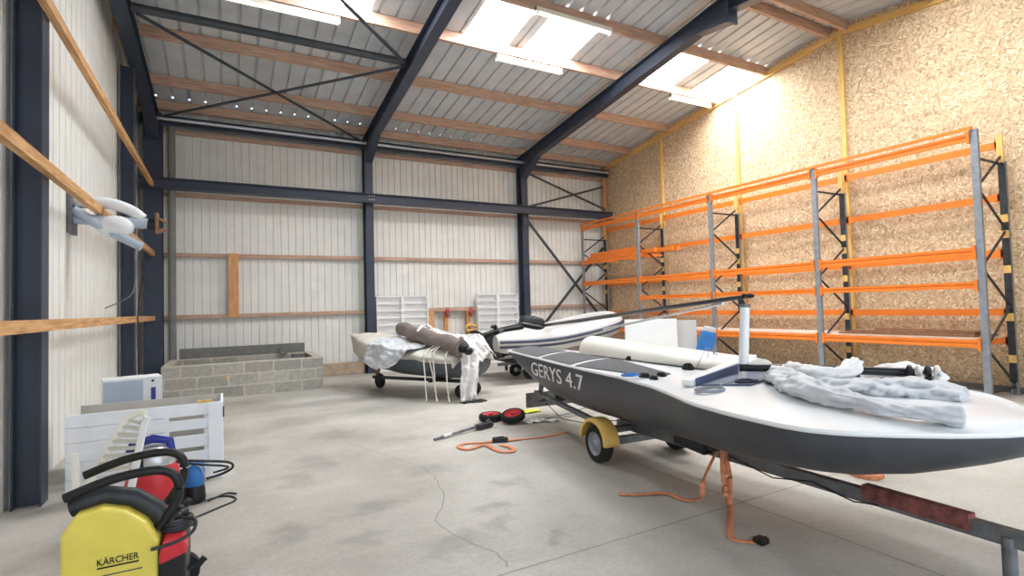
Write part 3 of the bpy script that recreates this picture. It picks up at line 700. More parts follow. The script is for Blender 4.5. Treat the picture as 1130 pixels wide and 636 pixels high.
# upright white pole and mast
pl = thing('support_pole', 'upright white round pole standing on the dinghy deck, holding the mast', 'pole', (3.5, 2.73, .98))
MB().tube([(3.49, 2.73, .975), (3.545, 2.73, 1.545)], .036, 20).build('shaft', 'white', pl, smooth=True)
MB().tube([(3.543, 2.73, 1.535), (3.546, 2.73, 1.56)], .039, 20).build('cap', 'galv', pl, smooth=True)
MB().bar((3.53, 2.73, 1.56), (3.49, 2.73, 1.61), .015, .03).build('fork', 'black', pl)
ms = thing('mast', 'long black carbon mast lying from the white pole to the inflatable boat', 'mast', (3.53, 2.74, 1.6))
A, B = V((3.475, 2.68, 1.62)), V((6.1, 9.75, 1.15))
MB().tube([A, A.lerp(B, .3), A.lerp(B, .7), B], [.018, .026, .032, .034], 14).build('mast_tube', 'carbon', ms, smooth=True)
MB().ell(A-V((.01, .05, -.005)), (.022, .05, .02), 10, 6).cyl(A+V((-.03, -.02, .01)), A+V((.03, -.02, .01)), .014, seg=8).build('masthead_fitting', 'black', ms, smooth=True)
C = V((5.45, 6.9, 1.17)); o = MB().tube([A.lerp(B, .04)-V((0, 0, .03)), C], [.012, .018], 10).build('spar', 'alu', smooth=True); tag(o, 'thin grey metal spar hanging just under the carbon mast', 'spar')

# boom and sails on the foredeck
o = MB().tube([(3.46, 2.74, 1.075), (3.7, 2.45, 1.08), (4.0, 2.05, 1.07), (4.2, 1.85, 1.06)], .03, 12).build('boom', 'carbon', smooth=True); tag(o, 'black carbon boom lying across the white foredeck beside the pole', 'boom')
def roll(name, pts, rad, m, label, cat, amp=.25, fl=.6, n=60, seg=20, seed=0, fr=5):
    # crumpled roll of cloth swept along a path
    P = [V(p) for p in pts]; out = []; rr = []
    segs = len(P)-1
    for i in range(n):
        t = i/(n-1)*segs; k = min(int(t), segs-1); f = t-k
        p0, p1, p2, p3 = P[max(k-1, 0)], P[k], P[k+1], P[min(k+2, segs)]
        p = .5*((2*p1)+(p2-p0)*f+(2*p0-5*p1+4*p2-p3)*f*f+(-p0+3*p1-3*p2+p3)*f**3)
        out.append(p); R0, R1 = rad[k], rad[k+1]; rr.append((R0+(R1-R0)*f)*(max(.05, math.sin(math.pi*min(.5, (i+.3)/6)))*max(.05, math.sin(math.pi*min(.5, (n-1-i+.3)/6)))))
    mb = MB().tube(out, rr, seg, flat=fl)
    v2 = []
    for j, v in enumerate(mb.v):
        c = out[j//seg] if j//seg < len(out) else out[-1]; v = V(v); d = v-c
        q = noise.noise(v*fr+V((seed, seed*2, 0)))*amp+abs(noise.noise(v*fr*2.3+V((0, seed, 3))))*amp*1.0-abs(noise.noise(v*fr*4.0+V((seed, 3, 3))))*amp*.3
        th = 2*math.pi*(j % seg)/seg
        q += amp*.75*(abs(math.sin(2*th+5*noise.noise(c*3.0+V((seed, 0, 0)))))-.5)+amp*.5*(abs(math.sin(3.5*th+9*noise.noise(c*2.2+V((0, seed, 0)))))-.5)-amp*.5*max(0, noise.noise(c*7+V((seed, seed, 0))))
        v2.append(tuple(c+d*(1+q)))
    mb.v = v2
    o = mb.build(name, m, smooth=75); return tag(o, label, cat)
roll('sail_bag', [(3.56, 2.56, 1.02), (3.38, 2.32, 1.04), (3.2, 2.1, 1.04), (3.08, 1.86, 1.03), (3.03, 1.62, 1.02), (3.02, 1.4, 1.01), (3.12, 1.2, 1.0)], [.03, .075, .08, .06, .05, .045, .04], 'cloth', 'silver grey sail bag rolled along the near side of the foredeck', 'sail bag', .55, .7, n=130, seg=44, seed=1, fr=6)
roll('rolled_sail', [(3.66, 2.66, 1.04), (3.6, 2.42, 1.07), (3.6, 2.2, 1.06), (3.72, 2.08, 1.08), (3.86, 2.1, 1.15)], [.04, .08, .07, .045, .05], 'wcloth', 'white crumpled sail with a raised corner on the foredeck', 'sail', .5, .7, n=110, seg=44, seed=4, fr=5)
roll('folded_cover', [(3.5, 2.2, 1.0), (3.62, 1.95, 1.01), (3.75, 1.7, 1.01), (3.8, 1.45, 1.0)], [.08, .13, .14, .1], 'cloth', 'flat folded silver cover on the far foredeck beside the sail bag', 'cover', .4, .4, n=110, seg=44, seed=9, fr=5)
roll('rolled_sail', [(4.2, 2.25, 1.0), (4.28, 2.0, 1.03), (4.25, 1.75, 1.03)], [.06, .11, .06], 'wcloth', 'white sail bundle at the far edge of the foredeck', 'sail', .5, .6, n=80, seg=40, seed=12, fr=5)
t = thing('rope_clutch', 'black and white striped rope bundle tying the boom end', 'rope', (4.1, 1.83, 1.05))
for k in range(4):
    c = V((4.06+.03*k, 1.86-.04*k, 1.06)); MB().tube([c+V((.055*math.cos(a)*.7, .055*math.cos(a)*.5, .055*math.sin(a))) for a in [i*math.pi/6 for i in range(12)]], .014, 6, closed=True).build('loop', 'black' if k % 2 == 0 else 'wstrap', t, smooth=True)

# ------------------------------------------------------------------ boat trailer
tr = thing('boat_trailer', 'grey steel boat trailer with yellow mudguards under the long dinghy', 'trailer', (3.7, 4.0, 0))
ax = V((.996, -.087, 0)); dd = V((-.087, -.996, 0))
def wheel(c, r, w, parent, rim='rackgrey'):
    t = MB().lathe(c, ax, [(r*.62, -w*.45), (r*.9, -w*.5), (r, -w*.32), (r, w*.32), (r*.9, w*.5), (r*.62, w*.45)], 32, ring=True).build('tyre', 'tyre', parent, smooth=True)
    MB().lathe(c, ax, [(r*.12, -w*.5), (r*.2, -w*.34), (r*.5, -w*.28), (r*.6, -w*.48), (r*.63, -w*.48), (r*.63, w*.48), (r*.6, w*.48), (r*.5, w*.25), (r*.12, w*.3)], 24).build('rim', rim, t, smooth=True)
wc = V((3.30, 4.31, .185)); wheel(wc, .187, .12, tr); wc2 = wc+ax*.98; wheel(wc2, .187, .12, tr)
def fender(c):
    mb = MB(); vs = []; N = 22; r = .225; w = .085
    for i in range(N):
        a = math.pi*(-.02+1.02*i/(N-1)); 
        for (ww, rr_) in ((-w, r-.035), (-w, r-.008), (-w*.8, r), (w*.8, r), (w, r-.008), (w, r-.035)):
            p = c+ax*ww+dd*(math.cos(a)*rr_*1.08)+V((0, 0, math.sin(a)*rr_+.03)); vs.append(p)
    mb.add(vs, [(i*6+k, (i+1)*6+k, (i+1)*6+k+1, i*6+k+1) for i in range(N-1) for k in range(5)])
    mb.build('mudguard', 'yellow', tr, smooth=True, solid=.006)
fender(wc); fender(wc2)
MB().bar(wc+ax*.1, wc2-ax*.1, .07, .07).build('axle', 'galv', tr)
MB().bar((cx(4.35)+.0, 4.5, .3), (3.36, 1.0, .40), .06, .08).build('drawbar', 'galv', tr)
MB().bar((3.44, 1.85, .405), (3.38, 1.3, .417), .064, .084).build('drawbar_end', 'rust', tr)
for s in (-1, 1): MB().bar(V((cx(4.3), 4.3, .33))+ax*.3*s, V((cx(6.2), 6.25, .40))+ax*.15*s, .05, .05).build('frame_rail', 'galv', tr)
MB().bar(wc+ax*.05+V((0, 0, .12)), wc+ax*.45+V((0, 0, .12)), .12, .05).build('side_arm', 'galv', tr)
MB().bar((3.66, 6.4, .27), (4.7, 6.31, .27), .03, .2).build('light_board', 'galv', tr)
MB().bar((3.85, 6.36, .27), (4.05, 6.345, .27), .01, .06).bar((4.2, 6.33, .30), (4.23, 6.325, .30), .012, .14).build('bracket', 'black', tr)
MB().bar((cx(5.6)-.1, 5.75, .38), (cx(5.6)+.1, 5.72, .42), .05, .1).build('hull_cradle', 'black', tr)
MB().bar((cx(6.2)-.12, 6.2, .3), (cx(6.2)-.12, 6.15, .53), .05, .05).build('prop_post', 'galv', tr)
MB().bar((3.35, 2.95, .44), (3.75, 2.92, .44), .06, .06).build('hull_cradle', 'black', tr)
MB().tube([(3.42, 5.5, .40), (3.38, 5.1, .28), (3.42, 4.7, .3), (3.6, 4.4, .36)], .005, 6).tube([(3.5, 2.9, .36), (3.47, 2.5, .30), (3.45, 2.2, .36), (3.4, 1.9, .33), (3.38, 1.75, .36)], .005, 6).build('cable', 'brope', tr)
MB().cyl((3.36, 1.15, .0), (3.36, 1.15, .4), .03).build('jockey_stand', 'galv', tr)
# straps
def strapline(pts, w, name, m, label, cat='strap', grp=None, vert=False):
    mb = MB(); P = [V(p) for p in pts]; fine = []
    for k in range(len(P)-1):
        p0, p1, p2, p3 = P[max(k-1, 0)], P[k], P[k+1], P[min(k+2, len(P)-1)]
        for q in range(6):
            f = q/6; fine.append(.5*((2*p1)+(p2-p0)*f+(2*p0-5*p1+4*p2-p3)*f*f+(-p0+3*p1-3*p2+p3)*f**3))
    fine.append(P[-1]); vs = []
    for i, p in enumerate(fine):
        d = (fine[min(i+1, len(fine)-1)]-fine[max(i-1, 0)]).normalized()
        s = d.cross(V((0, 0, 1)));
        if s.length < .3: s = V((.9, -.44, 0))
        s.normalize(); vs += [p-s*w/2, p+s*w/2]
    mb.add(vs, [(2*i, 2*i+2, 2*i+3, 2*i+1) for i in range(len(fine)-1)])
    o = mb.build(name, m, smooth=True, solid=.004)
    return tag(o, label, cat, grp) if label else o
t = thing('ratchet_strap', 'orange strap hanging from the drawbar with its buckle on the floor', 'strap', (3.46, 2.95, 0), 'orange ratchet straps')
for a in ([(3.47, 2.93, .42), (3.45, 2.92, .25), (3.42, 2.88, .08), (3.42, 2.84, .01), (3.2, 2.66, .006), (3.0, 2.5, .006), (2.95, 2.42, .006), (3.04, 2.33, .006)],
          [(3.5, 2.95, .42), (3.53, 2.93, .2), (3.46, 2.88, .05), (3.42, 2.86, .012)],
          [(3.43, 2.94, .42), (3.32, 3.0, .18), (3.3, 3.02, .03), (3.2, 3.1, .012), (3.18, 3.28, .015), (3.05, 3.35, .012), (2.92, 3.42, .01), (2.85, 3.48, .01)]):
    o = strapline(a, .045, 'webbing', 'strap', None); o.parent = t; o.location = -V(t.location)
MB().box((3.02, 2.27, .005), (3.09, 2.34, .04)).cyl((3.01, 2.3, .03), (3.1, 2.3, .03), .012).build('ratchet', 'black', t)
t = thing('ratchet_strap', 'orange strap in a loop on the open floor beside the metal prop', 'strap', (2.75, 5.4, 0), 'orange ratchet straps')
loop = [(2.95, 5.48, .008), (2.75, 5.5, .02), (2.55, 5.6, .01), (2.38, 5.55, .01), (2.36, 5.38, .012), (2.55, 5.3, .02), (2.62, 5.45, .02), (2.6, 5.2, .01), (2.68, 5.08, .01), (2.82, 5.1, .02), (2.8, 5.3, .02), (2.95, 5.45, .02), (3.2, 5.3, .01), (3.5, 5.15, .006)]
loop = [(2.86, 5.55, .02), (2.62, 5.62, .012), (2.42, 5.7, .01), (2.3, 5.6, .01), (2.36, 5.45, .012), (2.58, 5.5, .02), (2.6, 5.3, .012), (2.62, 5.15, .01), (2.74, 5.1, .014), (2.78, 5.25, .015), (2.74, 5.42, .01)]
o = strapline(loop, .055, 'webbing', 'strap', None); o.parent = t; o.location = -V(t.location)
o = strapline([(2.86, 5.52, .02), (3.1, 5.5, .008), (3.4, 5.45, .006), (3.72, 5.5, .006)], .055, 'webbing', 'strap', None); o.parent = t; o.location = -V(t.location)
MB().box((2.72, 5.52, .004), (2.9, 5.6, .05), rot=Matrix.Rotation(-.4, 3, 'Z')).cyl((2.74, 5.62, .04), (2.86, 5.56, .05), .014).build('ratchet', 'black', t)
PX, PY = 5.0, 2.68
t = thing('ratchet_strap', 'orange strap rolled up on the floor behind the trailer drawbar', 'strap', (5.0, 2.68, 0), 'orange ratchet straps')
sp = [(PX+(.03+.012*i/6)*math.cos(i*.6)*1.0, PY+(.03+.012*i/6)*math.sin(i*.6)*1.2, .02) for i in range(50)]
mb = MB().tube(sp, .012, 6, flat=2).build('webbing_roll', 'strap', t, smooth=True)
o = strapline([(4.9, 3.1, .01), (5.05, 3.0, .012), (4.9, 2.88, .015), (5.0, 2.75, .015)], .055, 'webbing', 'strap', None); o.parent = t; o.location = -V(t.location)

# ------------------------------------------------------------------ things on the open floor
for c, tilt, lb in (((3.24, 6.68, .05), (0, 0, 1), 'red-hubbed black wheel lying flat on the floor, left one of the two'), ((3.42, 6.36, .095), (-.22, -.16, 1), 'red-hubbed black wheel leaning on the edge of the other wheel')):
    t = thing('cart_wheel', lb, 'wheel', c, 'red-hubbed cart wheels'); A_ = V(tilt).normalized()
    MB().lathe(c, A_, [(.115, -.04), (.14, -.05), (.165, -.03), (.17, 0), (.165, .03), (.14, .05), (.115, .04)], 30, ring=True).build('tyre', 'tyre', t, smooth=True)
    MB().lathe(c, A_, [(.113, -.038), (.118, .038), (.112, .046), (.1, .040), (.085, .022), (.035, .026), (.03, .05), (.012, .052)], 24).build('hub', 'red', t, smooth=True)
pj = thing('metal_prop', 'slim metal prop with a clamp head lying on the floor', 'prop', (2.6, 6.2, 0))
a, b = V((2.17, 6.05, .02)), V((3.0, 6.32, .05))
MB().cyl(a, b, .016, .02, 12).build('tube', 'galv', pj, smooth=True)
MB().cyl(a.lerp(b, .16), a.lerp(b, .3), .026, seg=12).build('sleeve', 'alu', pj)
MB().box((2.82, 6.24, .01), (3.08, 6.34, .07), rot=Matrix.Rotation(.3, 3, 'Z')).cyl((2.98, 6.28, .05), (3.05, 6.36, .08), .03).build('clamp_head', 'rackdark', pj, bevel=.01)
def scrap(c, m, label, s=.08, seed=0, cat='rag'):
    def fn(i, j):
        a = (i-.5)*2*s*1.6; b = (j-.5)*2*s; z = .02+.03*noise.noise(V((a*14+seed, b*14, seed)))
        return (c[0]+a+.02*noise.noise(V((b*20, seed, 1))), c[1]+b+.03*noise.noise(V((a*20, seed, 2))), max(.004, z))
    return tag(MB().grid(fn, 10, 8).build('crumpled_rag', m, smooth=True, solid=.003), label, cat, 'litter on the floor')
scrap((3.98, 6.84), 'lime', 'lime yellow strap scrap on the floor beside the red wheels', .09, 2)
scrap((3.55, 6.2), 'wcloth', 'white crumpled rag on the floor, nearest the wheels', .03, 5)
scrap((3.72, 6.22), 'wcloth', 'white crumpled gloves on the floor in front of the trailer board', .07, 8)
scrap((3.9, 6.12), 'wcloth', 'white crumpled glove on the floor, closest to the trailer wheel', .06, 11)
o = MB().tube([(3.65, 6.25, .01), (3.9, 6.3, .01), (4.4, 6.4, .01), (5.0, 6.7, .01)], .008, 6).build('cord', 'rope'); tag(o, 'thin grey cord lying straight on the floor under the light board', 'cord')

# ------------------------------------------------------------------ inflatable boat
ib = thing('inflatable_boat', 'light grey inflatable boat with a navy stripe, bow raised towards the rack', 'boat', (6.4, 10.1, .6))
near = [(4.75, 9.5, .84, .16), (4.95, 9.48, .84, .21), (5.5, 9.45, .83, .23), (6.1, 9.42, .85, .235), (6.7, 9.4, .92, .235), (7.2, 9.4, 1.0, .235), (7.6, 9.45, 1.08, .23), (7.9, 9.62, 1.15, .215), (8.02, 9.9, 1.19, .21)]
far = [(x, 20.2-y+.15*0, z, r) for x, y, z, r in reversed(near)]
pth = near+[(8.05, 10.1, 1.2, .21)]+far
def cr_(P, n=6):
    out = []
    P = [V((*p[:3], p[3])) if False else p for p in P]
    for k in range(len(P)-1):
        a, b, c, d = P[max(k-1, 0)], P[k], P[k+1], P[min(k+2, len(P)-1)]
        for q in range(n):
            f = q/n; out.append(tuple(.5*((2*b[i])+(c[i]-a[i])*f+(2*a[i]-5*b[i]+4*c[i]-d[i])*f*f+(-a[i]+3*b[i]-3*c[i]+d[i])*f**3) for i in range(len(b))))
    out.append(tuple(P[-1])); return out
PT = cr_(pth)
MB().tube([p[:3] for p in PT], [p[3] for p in PT], 22).build('buoyancy_tube', 'pvc', ib, smooth=60)
for dz, w in ((.035, .036), (-.07, .03)):
    pts = []
    for i, p in enumerate(PT[2:-2]):
        i += 2; d = (V(PT[i+1][:3])-V(PT[i-1][:3])).normalized(); o_ = d.cross(V((0, 0, 1))).normalized()
        r = p[3]; pts.append(V(p[:3])+o_*math.sqrt(r*r-dz*dz)*1.0+V((0, 0, dz)))
    MB().tube(pts, w, 6, flat=.9).build('rubbing_strake', 'navy', ib, smooth=60)
MB().box((4.98, 9.65, .55), (5.02, 10.55, 1.02)).build('transom', 'rackdark', ib)
MB().box((5.0, 9.6, .62), (7.5, 10.6, .68)).build('floor_board', 'galv', ib)
MB().grid(lambda i, j: (5.0+2.9*i, 9.5+1.2*j, .58+.45*max(0, i-.45)-.12*math.sin(math.pi*j)*(1-i*.6)), 14, 8).build('bottom_skin', 'pvc', ib, solid=.01)
mb = MB(); prev = None
for i in range(6):
    x = 5.1+.48*i; a = V((x, 9.33, .93+.03*i)); b = V((x+.48, 9.3, .96+.03*i)); m_ = (a+b)/2-V((0, .04, .08)); mb.tube([a, a.lerp(m_, .5)-V((0, .01, .015)), m_, b.lerp(m_, .5)-V((0, .01, .015)), b], .009, 6)
mb.build('grab_line', 'rope', ib)
mb = MB()
for i in range(7): mb.ell((5.1+.48*i, 9.32, .93+.03*i), (.03, .02, .03), 8, 5)
mb.build('line_patch', 'dgrey', ib)
# outboard motor tilted up on the transom
ob = thing('outboard_motor', 'black outboard motor tilted up on the inflatable transom, propeller pointing left', 'motor', (5.0, 10.1, 1.0))
rz = Matrix.Rotation(R(12), 3, 'Y')
MB().ell((5.86, 9.9, 1.22), (.29, .17, .14), rot=rz, e=.6).build('cowl', 'rackdark', ob, smooth=True)
MB().ell((5.84, 9.9, 1.16), (.305, .18, .03), rot=rz, e=.6).build('cowl_band', 'galv', ob, smooth=True)
MB().tube([(5.6, 9.9, 1.15), (5.0, 9.9, 1.08), (4.7, 9.9, 1.02)], [.1, .075, .05], 12, flat=.7).build('leg', 'black', ob, smooth=True)
MB().tube([(4.85, 9.9, 1.0), (4.62, 9.9, .98), (4.42, 9.9, .97)], [.03, .06, .015], 12).build('gearcase', 'black', ob, smooth=True)
MB().add([(4.75, 9.9, 1.0), (4.45, 9.9, .96), (4.35, 9.9, 1.1), (4.5, 9.9, 1.12)], [(0, 1, 2, 3)]).build('skeg', 'black', ob, solid=.02)
mb = MB()
for k in range(3):
    a = k*2.094+.5; u = V((0, math.cos(a), math.sin(a))); w_ = V((.5, -math.sin(a)*.8, math.cos(a)*.8)).normalized(); c = V((4.93, 9.9, 1.12))
    mb.add([c, c+u*.06+w_*.05, c+u*.14+w_*.02, c+u*.12-w_*.05], [(0, 1, 2, 3)])
mb.build('propeller', 'rackdark', ob, solid=.012)
MB().box((5.0, 9.8, .98), (5.1, 10.0, 1.12)).build('clamp', 'galv', ob, bevel=.01)
MB().tube([(5.8, 9.9, 1.32), (5.9, 9.9, 1.39), (6.0, 9.9, 1.30)], .02, 8).build('tiller', 'alu', ob, smooth=True)
# its trolley
tl = thing('launching_trolley', 'low launching trolley with black wheels under the inflatable', 'trolley', (6.2, 10.1, 0))
for c in ((5.75, 9.86, .15), (5.75, 10.5, .15)):
    t_ = MB().lathe(c, (.3, 1, 0), [(.06, -.05), (.13, -.05), (.15, 0), (.13, .05), (.06, .05)], 22).build('wheel', 'tyre', tl, smooth=True)
    MB().lathe(c, (.3, 1, 0), [(.02, -.06), (.065, -.045), (.065, .045), (.02, .06)], 14).build('rim', 'alu', t_)
MB().bar((5.75, 9.86, .15), (5.75, 10.5, .15), .04, .04).build('axle', 'galv', tl)
MB().bar((5.1, 10.1, .34), (7.9, 10.1, .42), .06, .06).build('spine', 'galv', tl)
for x in (5.3, 5.8, 7.0): MB().bar((x, 9.6, .44), (x, 10.6, .44), .06, .1).bar((x, 10.1, .2 if x < 6 else .38), (x, 10.1, .45), .05, .05).build('cradle', 'black', tl)
MB().bar((7.85, 10.1, 0), (7.85, 10.1, .9), .05, .05).build('bow_post', 'galv', tl)
MB().ell((7.9, 9.85, .86), (.12, .1, .06), 12, 8).build('bow_roller', 'black', tl, smooth=True)

# white sheets and board near the rack
o = MB().box((0, -.04, 0), (1.06, .04, 1.24), rot=None).build('foam_sheet', 'foam', bevel=.005); o.location = (7.36, 8.6, 0); o.rotation_euler = (R(-3), 0, R(-36)); tag(o, 'wide white panel standing on edge between inflatable and rack', 'panel')
o = MB().box((0, -.03, 0), (.5, .03, 1.2)).build('plastic_sheet', 'pvc', bevel=.005); o.location = (8.2, 8.08, 0); o.rotation_euler = (R(-3), 0, R(-32)); tag(o, 'narrow pale panel standing to the right of the wide white one', 'panel')
bd = thing('leaning_board', 'blue and white board leaning against a rack upright', 'board', (8.75, 7.8, 0))
rb = Matrix.Rotation(R(9), 3, 'X') @ Matrix.Rotation(R(14), 3, 'Y')
def lb(lo, hi, name, m):
    mb = MB().box(lo, hi); mb.v = [tuple(V((8.6, 7.85, .0))+Matrix.Rotation(R(-30), 3, 'Z')@(rb@V(v))) for v in mb.v]; mb.build(name, m, bd, bevel=.03)
lb((-.16, -.03, .03), (.16, .03, .52), 'lower_end', 'white'); lb((-.165, -.035, .5), (.165, .035, 1.0), 'blue_field', 'blue'); lb((-.13, -.03, .98), (.13, .03, 1.1), 'upper_end', 'cloth')

# ------------------------------------------------------------------ covered dinghy on the left
b2 = thing('covered_dinghy', 'small dark grey dinghy under a stone tarpaulin, bow towards the middle column', 'boat', (3.2, 9.8, .3))
bow, st = V((2.32, 11.35, 0)), V((3.84, 8.6, 0)); d2 = (st-bow).normalized(); n2 = V((-d2.y, d2.x, 0))  # towards the far right side
if n2.x < 0: n2 = -n2
LT = (st-bow).length
T2 = [(0, .015, 1.06, 1.0), (.08, .18, 1.03, .72), (.2, .40, .98, .5), (.35, .55, .88, .42), (.55, .66, .8, .35), (.8, .66, .72, .33), (1, .58, .68, .34)]
def s2(t): return lerp(T2, t)
rings = 21; vs = []; NS = 30
for i in range(NS):
    t = i/(NS-1); hw, zt, zb = s2(t); c = bow+d2*LT*t
    for k in range(rings):
        a = math.pi*k/(rings-1); u = -hw*math.copysign(abs(math.cos(a))**.8, math.cos(a)); z = zt-(zt-zb)*abs(math.sin(a))**.8; p = c+n2*u; vs.append((p.x, p.y, z))
mb = MB().add(vs, [(i*rings+k, (i+1)*rings+k, (i+1)*rings+k+1, i*rings+k+1) for i in range(NS-1) for k in range(rings-1)]); mb.add(vs[-rings:], [tuple(range(rings))])
mb.build('hull', 'dgrey', b2, smooth=True)
TD = [(0, .03), (.08, .30), (.2, .40), (.4, .30), (.7, .18), (1, .14)]
def cover(i, j):
    hw, zt, zb = s2(i); c = bow+d2*LT*i; a = -1.3+2.6*j
    over = max(0, abs(a)-1)/.3; u = max(-1, min(1, a))*(hw+.03)
    z = zt+.03+(.14*(1-u*u/(hw+.03)**2))*min(1, i*4)-over*lerp(TD, i)[0]*(1+.08*math.sin(i*23))
    u *= 1-.12*over
    p = c+n2*u; q = noise.noise(V((p.x*3, p.y*3, 0)))*.03
    return (p.x, p.y, z+q)
def flap(i, j):
    hw, zt, zb = s2(1); u = (-1+2*j)*(hw+.03); z = zt+.03+.14*(1-u*u/(hw+.03)**2)
    p = st+n2*u+d2*(.0+.03*i); q = noise.noise(V((p.x*3, p.y*3, 0)))*.03
    return (p.x, p.y, z+q-.14*i)
MB().grid(cover, 60, 50).grid(flap, 6, 30).build('tarpaulin', 'tarp', b2, smooth=70, solid=.012)
tr2 = thing('boat_dolly', 'small steel boat dolly with black wheels under the covered dinghy', 'trolley', (3.2, 9.8, 0))
MB().bar((2.62, 10.85, .22), (3.7, 8.75, .27), .05, .06).build('spine', 'rackdark', tr2)
def w2(c, r, ax_): 
    t_ = MB().lathe(c, ax_, [(r*.4, -.04), (r*.9, -.04), (r, 0), (r*.9, .04), (r*.4, .04)], 22).build('wheel', 'tyre', tr2, smooth=True)
    MB().lathe(c, ax_, [(.02, -.05), (r*.42, -.035), (r*.42, .035), (.02, .05)], 12).build('rim', 'rackdark', t_)
w2(V((2.72, 10.72, .15)), .15, V((.95, .3, 0))); w2(V((3.60, 8.6, .12)), .12, n2); w2(V((3.60, 8.6, .12))+n2*.42, .12, n2)
MB().bar((2.68, 10.75, .28), (2.72, 10.7, .5), .05, .05).bar((2.72, 10.72, .15), (2.62, 10.85, .4), .03, .03).build('bow_support', 'brown', tr2)
MB().bar(V((3.60, 8.6, .12)), V((3.60, 8.6, .12))+n2*.42, .04, .04).build('axle', 'galv', tr2)
c5 = bow+d2*LT*.8; MB().bar(c5-n2*.45+V((0, 0, .31)), c5+n2*.45+V((0, 0, .31)), .06, .07).build('cradle', 'black', tr2)
# rolled taupe sail lying across
def rollc(name, a, b, r0, r1, m, label, seed):
    a, b = V(a), V(b); n = 46; pts = [a.lerp(b, i/(n-1))+V((0, 0, .02*math.sin(i*.4))) for i in range(n)]
    mb = MB().tube(pts, [r0+(r1-r0)*i/(n-1) for i in range(n)], 22); vv = []
    for j, v in enumerate(mb.v):
        c = pts[min(j//22, n-1)]; v = V(v); vv.append(tuple(c+(v-c)*(1+.12*noise.noise(v*7+V((seed, 0, 0))))))
    mb.v = vv; o = mb
    return o
rs = thing('rolled_sail', 'thick taupe rolled sail lying on top of the covered dinghy', 'sail', (3.3, 9.5, .95))
a, b = V((3.02, 10.2, 1.2)), V((3.5, 8.25, .90))
rollc('', a, b, .13, .15, 'taupe', '', 3).build('sail_roll', 'taupe', rs, smooth=75)
dv = (b-a).normalized()
MB().tube([b-dv*.03, b+dv*.12], [.09, .06], 14).ell(b+dv*.14+V((.02, 0, -.02)), (.08, .06, .07), 12, 8).build('batten_ends', 'black', rs, smooth=True)
m1 = a.lerp(b, .38); roll('tie_cord', [m1+V((-.13, -.1, .08)), m1+V((0, -.02, .17)), m1+V((.12, .1, .1))], [.02, .035, .02], 'wcloth', 'white cloth tie wrapped over the taupe rolled sail', 'tie', .4, .8, n=24, seg=10, seed=3)
# draped cloths
def drape(name, fn, m, label, nu=50, nv=40, amp=.05, fr=4, seed=0, cat='cloth'):
    def g_(i, j):
        p = V(fn(i, j)); q = p*fr+V((seed, seed, seed))
        f = noise.noise(q)*amp+abs(noise.noise(q*2.4))*amp*.9-abs(noise.noise(q*5.5))*amp*.2
        return p+V((-.5, -.7, .5))*f
    o = MB().grid(g_, nu, nv).build(name, m, smooth=75, solid=.008); return tag(o, label, cat)
def bag(i, j):  # from the ridge of the boat down over the near bow quarter
    t = .39+.35*i; hw, zt, zb = s2(t); c = bow+d2*LT*t
    T = c+n2*(.12)+V((0, 0, zt+.2)); G = c-n2*(hw+.12)+V((0, 0, zt+.12)); B_ = c-n2*(hw+.14)-d2*.1+V((0, 0, .62-.2*math.sin(i*math.pi)+.14*i))
    if j < .5: f = j/.5; p = T.lerp(G, f)
    else: f = (j-.5)/.5; p = G.lerp(B_, f)
    return p
drape('sail_cover', bag, 'cloth', 'silver grey sail cover draped over the near side of the covered dinghy', amp=.11, fr=2.8, seed=2, nu=70, nv=60)
def wc_(i, j):
    t = .60+.44*i; hw, zt, zb = s2(min(t, 1)); c = bow+d2*LT*t; u = -.05+.62*j
    p = c+n2*u; return (p.x, p.y, zt+.40-.25*abs(j-.45)+.06*math.sin(j*6+i*3)-max(0, i-.8)*1.6)
drape('white_sail', wc_, 'wcloth', 'white crumpled sail heaped over the stern of the covered dinghy', amp=.2, fr=3.6, seed=7, nu=60, nv=60)
def hang(i, j):
    if j < .3: f = j/.3; p = V((3.55+.42*i, 8.7+.1*i, .98-.02*i)).lerp(V((3.44+.40*i, 8.24+.12*i, .88)), f)
    else: f = (j-.3)/.7; p = V((3.44+.40*i, 8.24+.12*i, .88)).lerp(V((3.44+.30*i, 8.12+.04*i, .02)), f)+V((.04*math.sin(f*5), 0, 0))
    return p+V((0, .05, 0))*math.sin(i*13+j*3)
drape('white_sail', hang, 'wcloth', 'white sail hanging from the dinghy stern down to the floor', amp=.07, fr=5, seed=5, nu=40, nv=70)
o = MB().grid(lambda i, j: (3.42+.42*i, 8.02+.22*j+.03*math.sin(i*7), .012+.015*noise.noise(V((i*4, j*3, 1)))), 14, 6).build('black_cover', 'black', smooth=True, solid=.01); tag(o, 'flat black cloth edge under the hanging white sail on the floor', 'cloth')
for k, (px_, py_, dx, zt_, lb_) in enumerate(((2.99, 8.72, -.0, .93, 'leftmost'), (3.06, 8.66, .05, .93, 'second'), (3.12, 8.6, .0, .95, 'third'), (3.27, 8.42, .0, .92, 'rightmost'))):
    nn = V((-.89, -.46, 0))
    strapline([(px_+.3, py_+.2, zt_+.02), (px_, py_, zt_-.12), (px_-.03+dx, py_-.08, .45), (px_-.03+dx*1.5, py_-.12, .15), (px_-.03+dx*2, py_-.15-.02*k, .012)], .022, 'hanging_strap', 'wstrap', 'white strap hanging from the covered dinghy to the floor, %s of four' % lb_, 'strap', 'white straps of the covered dinghy')

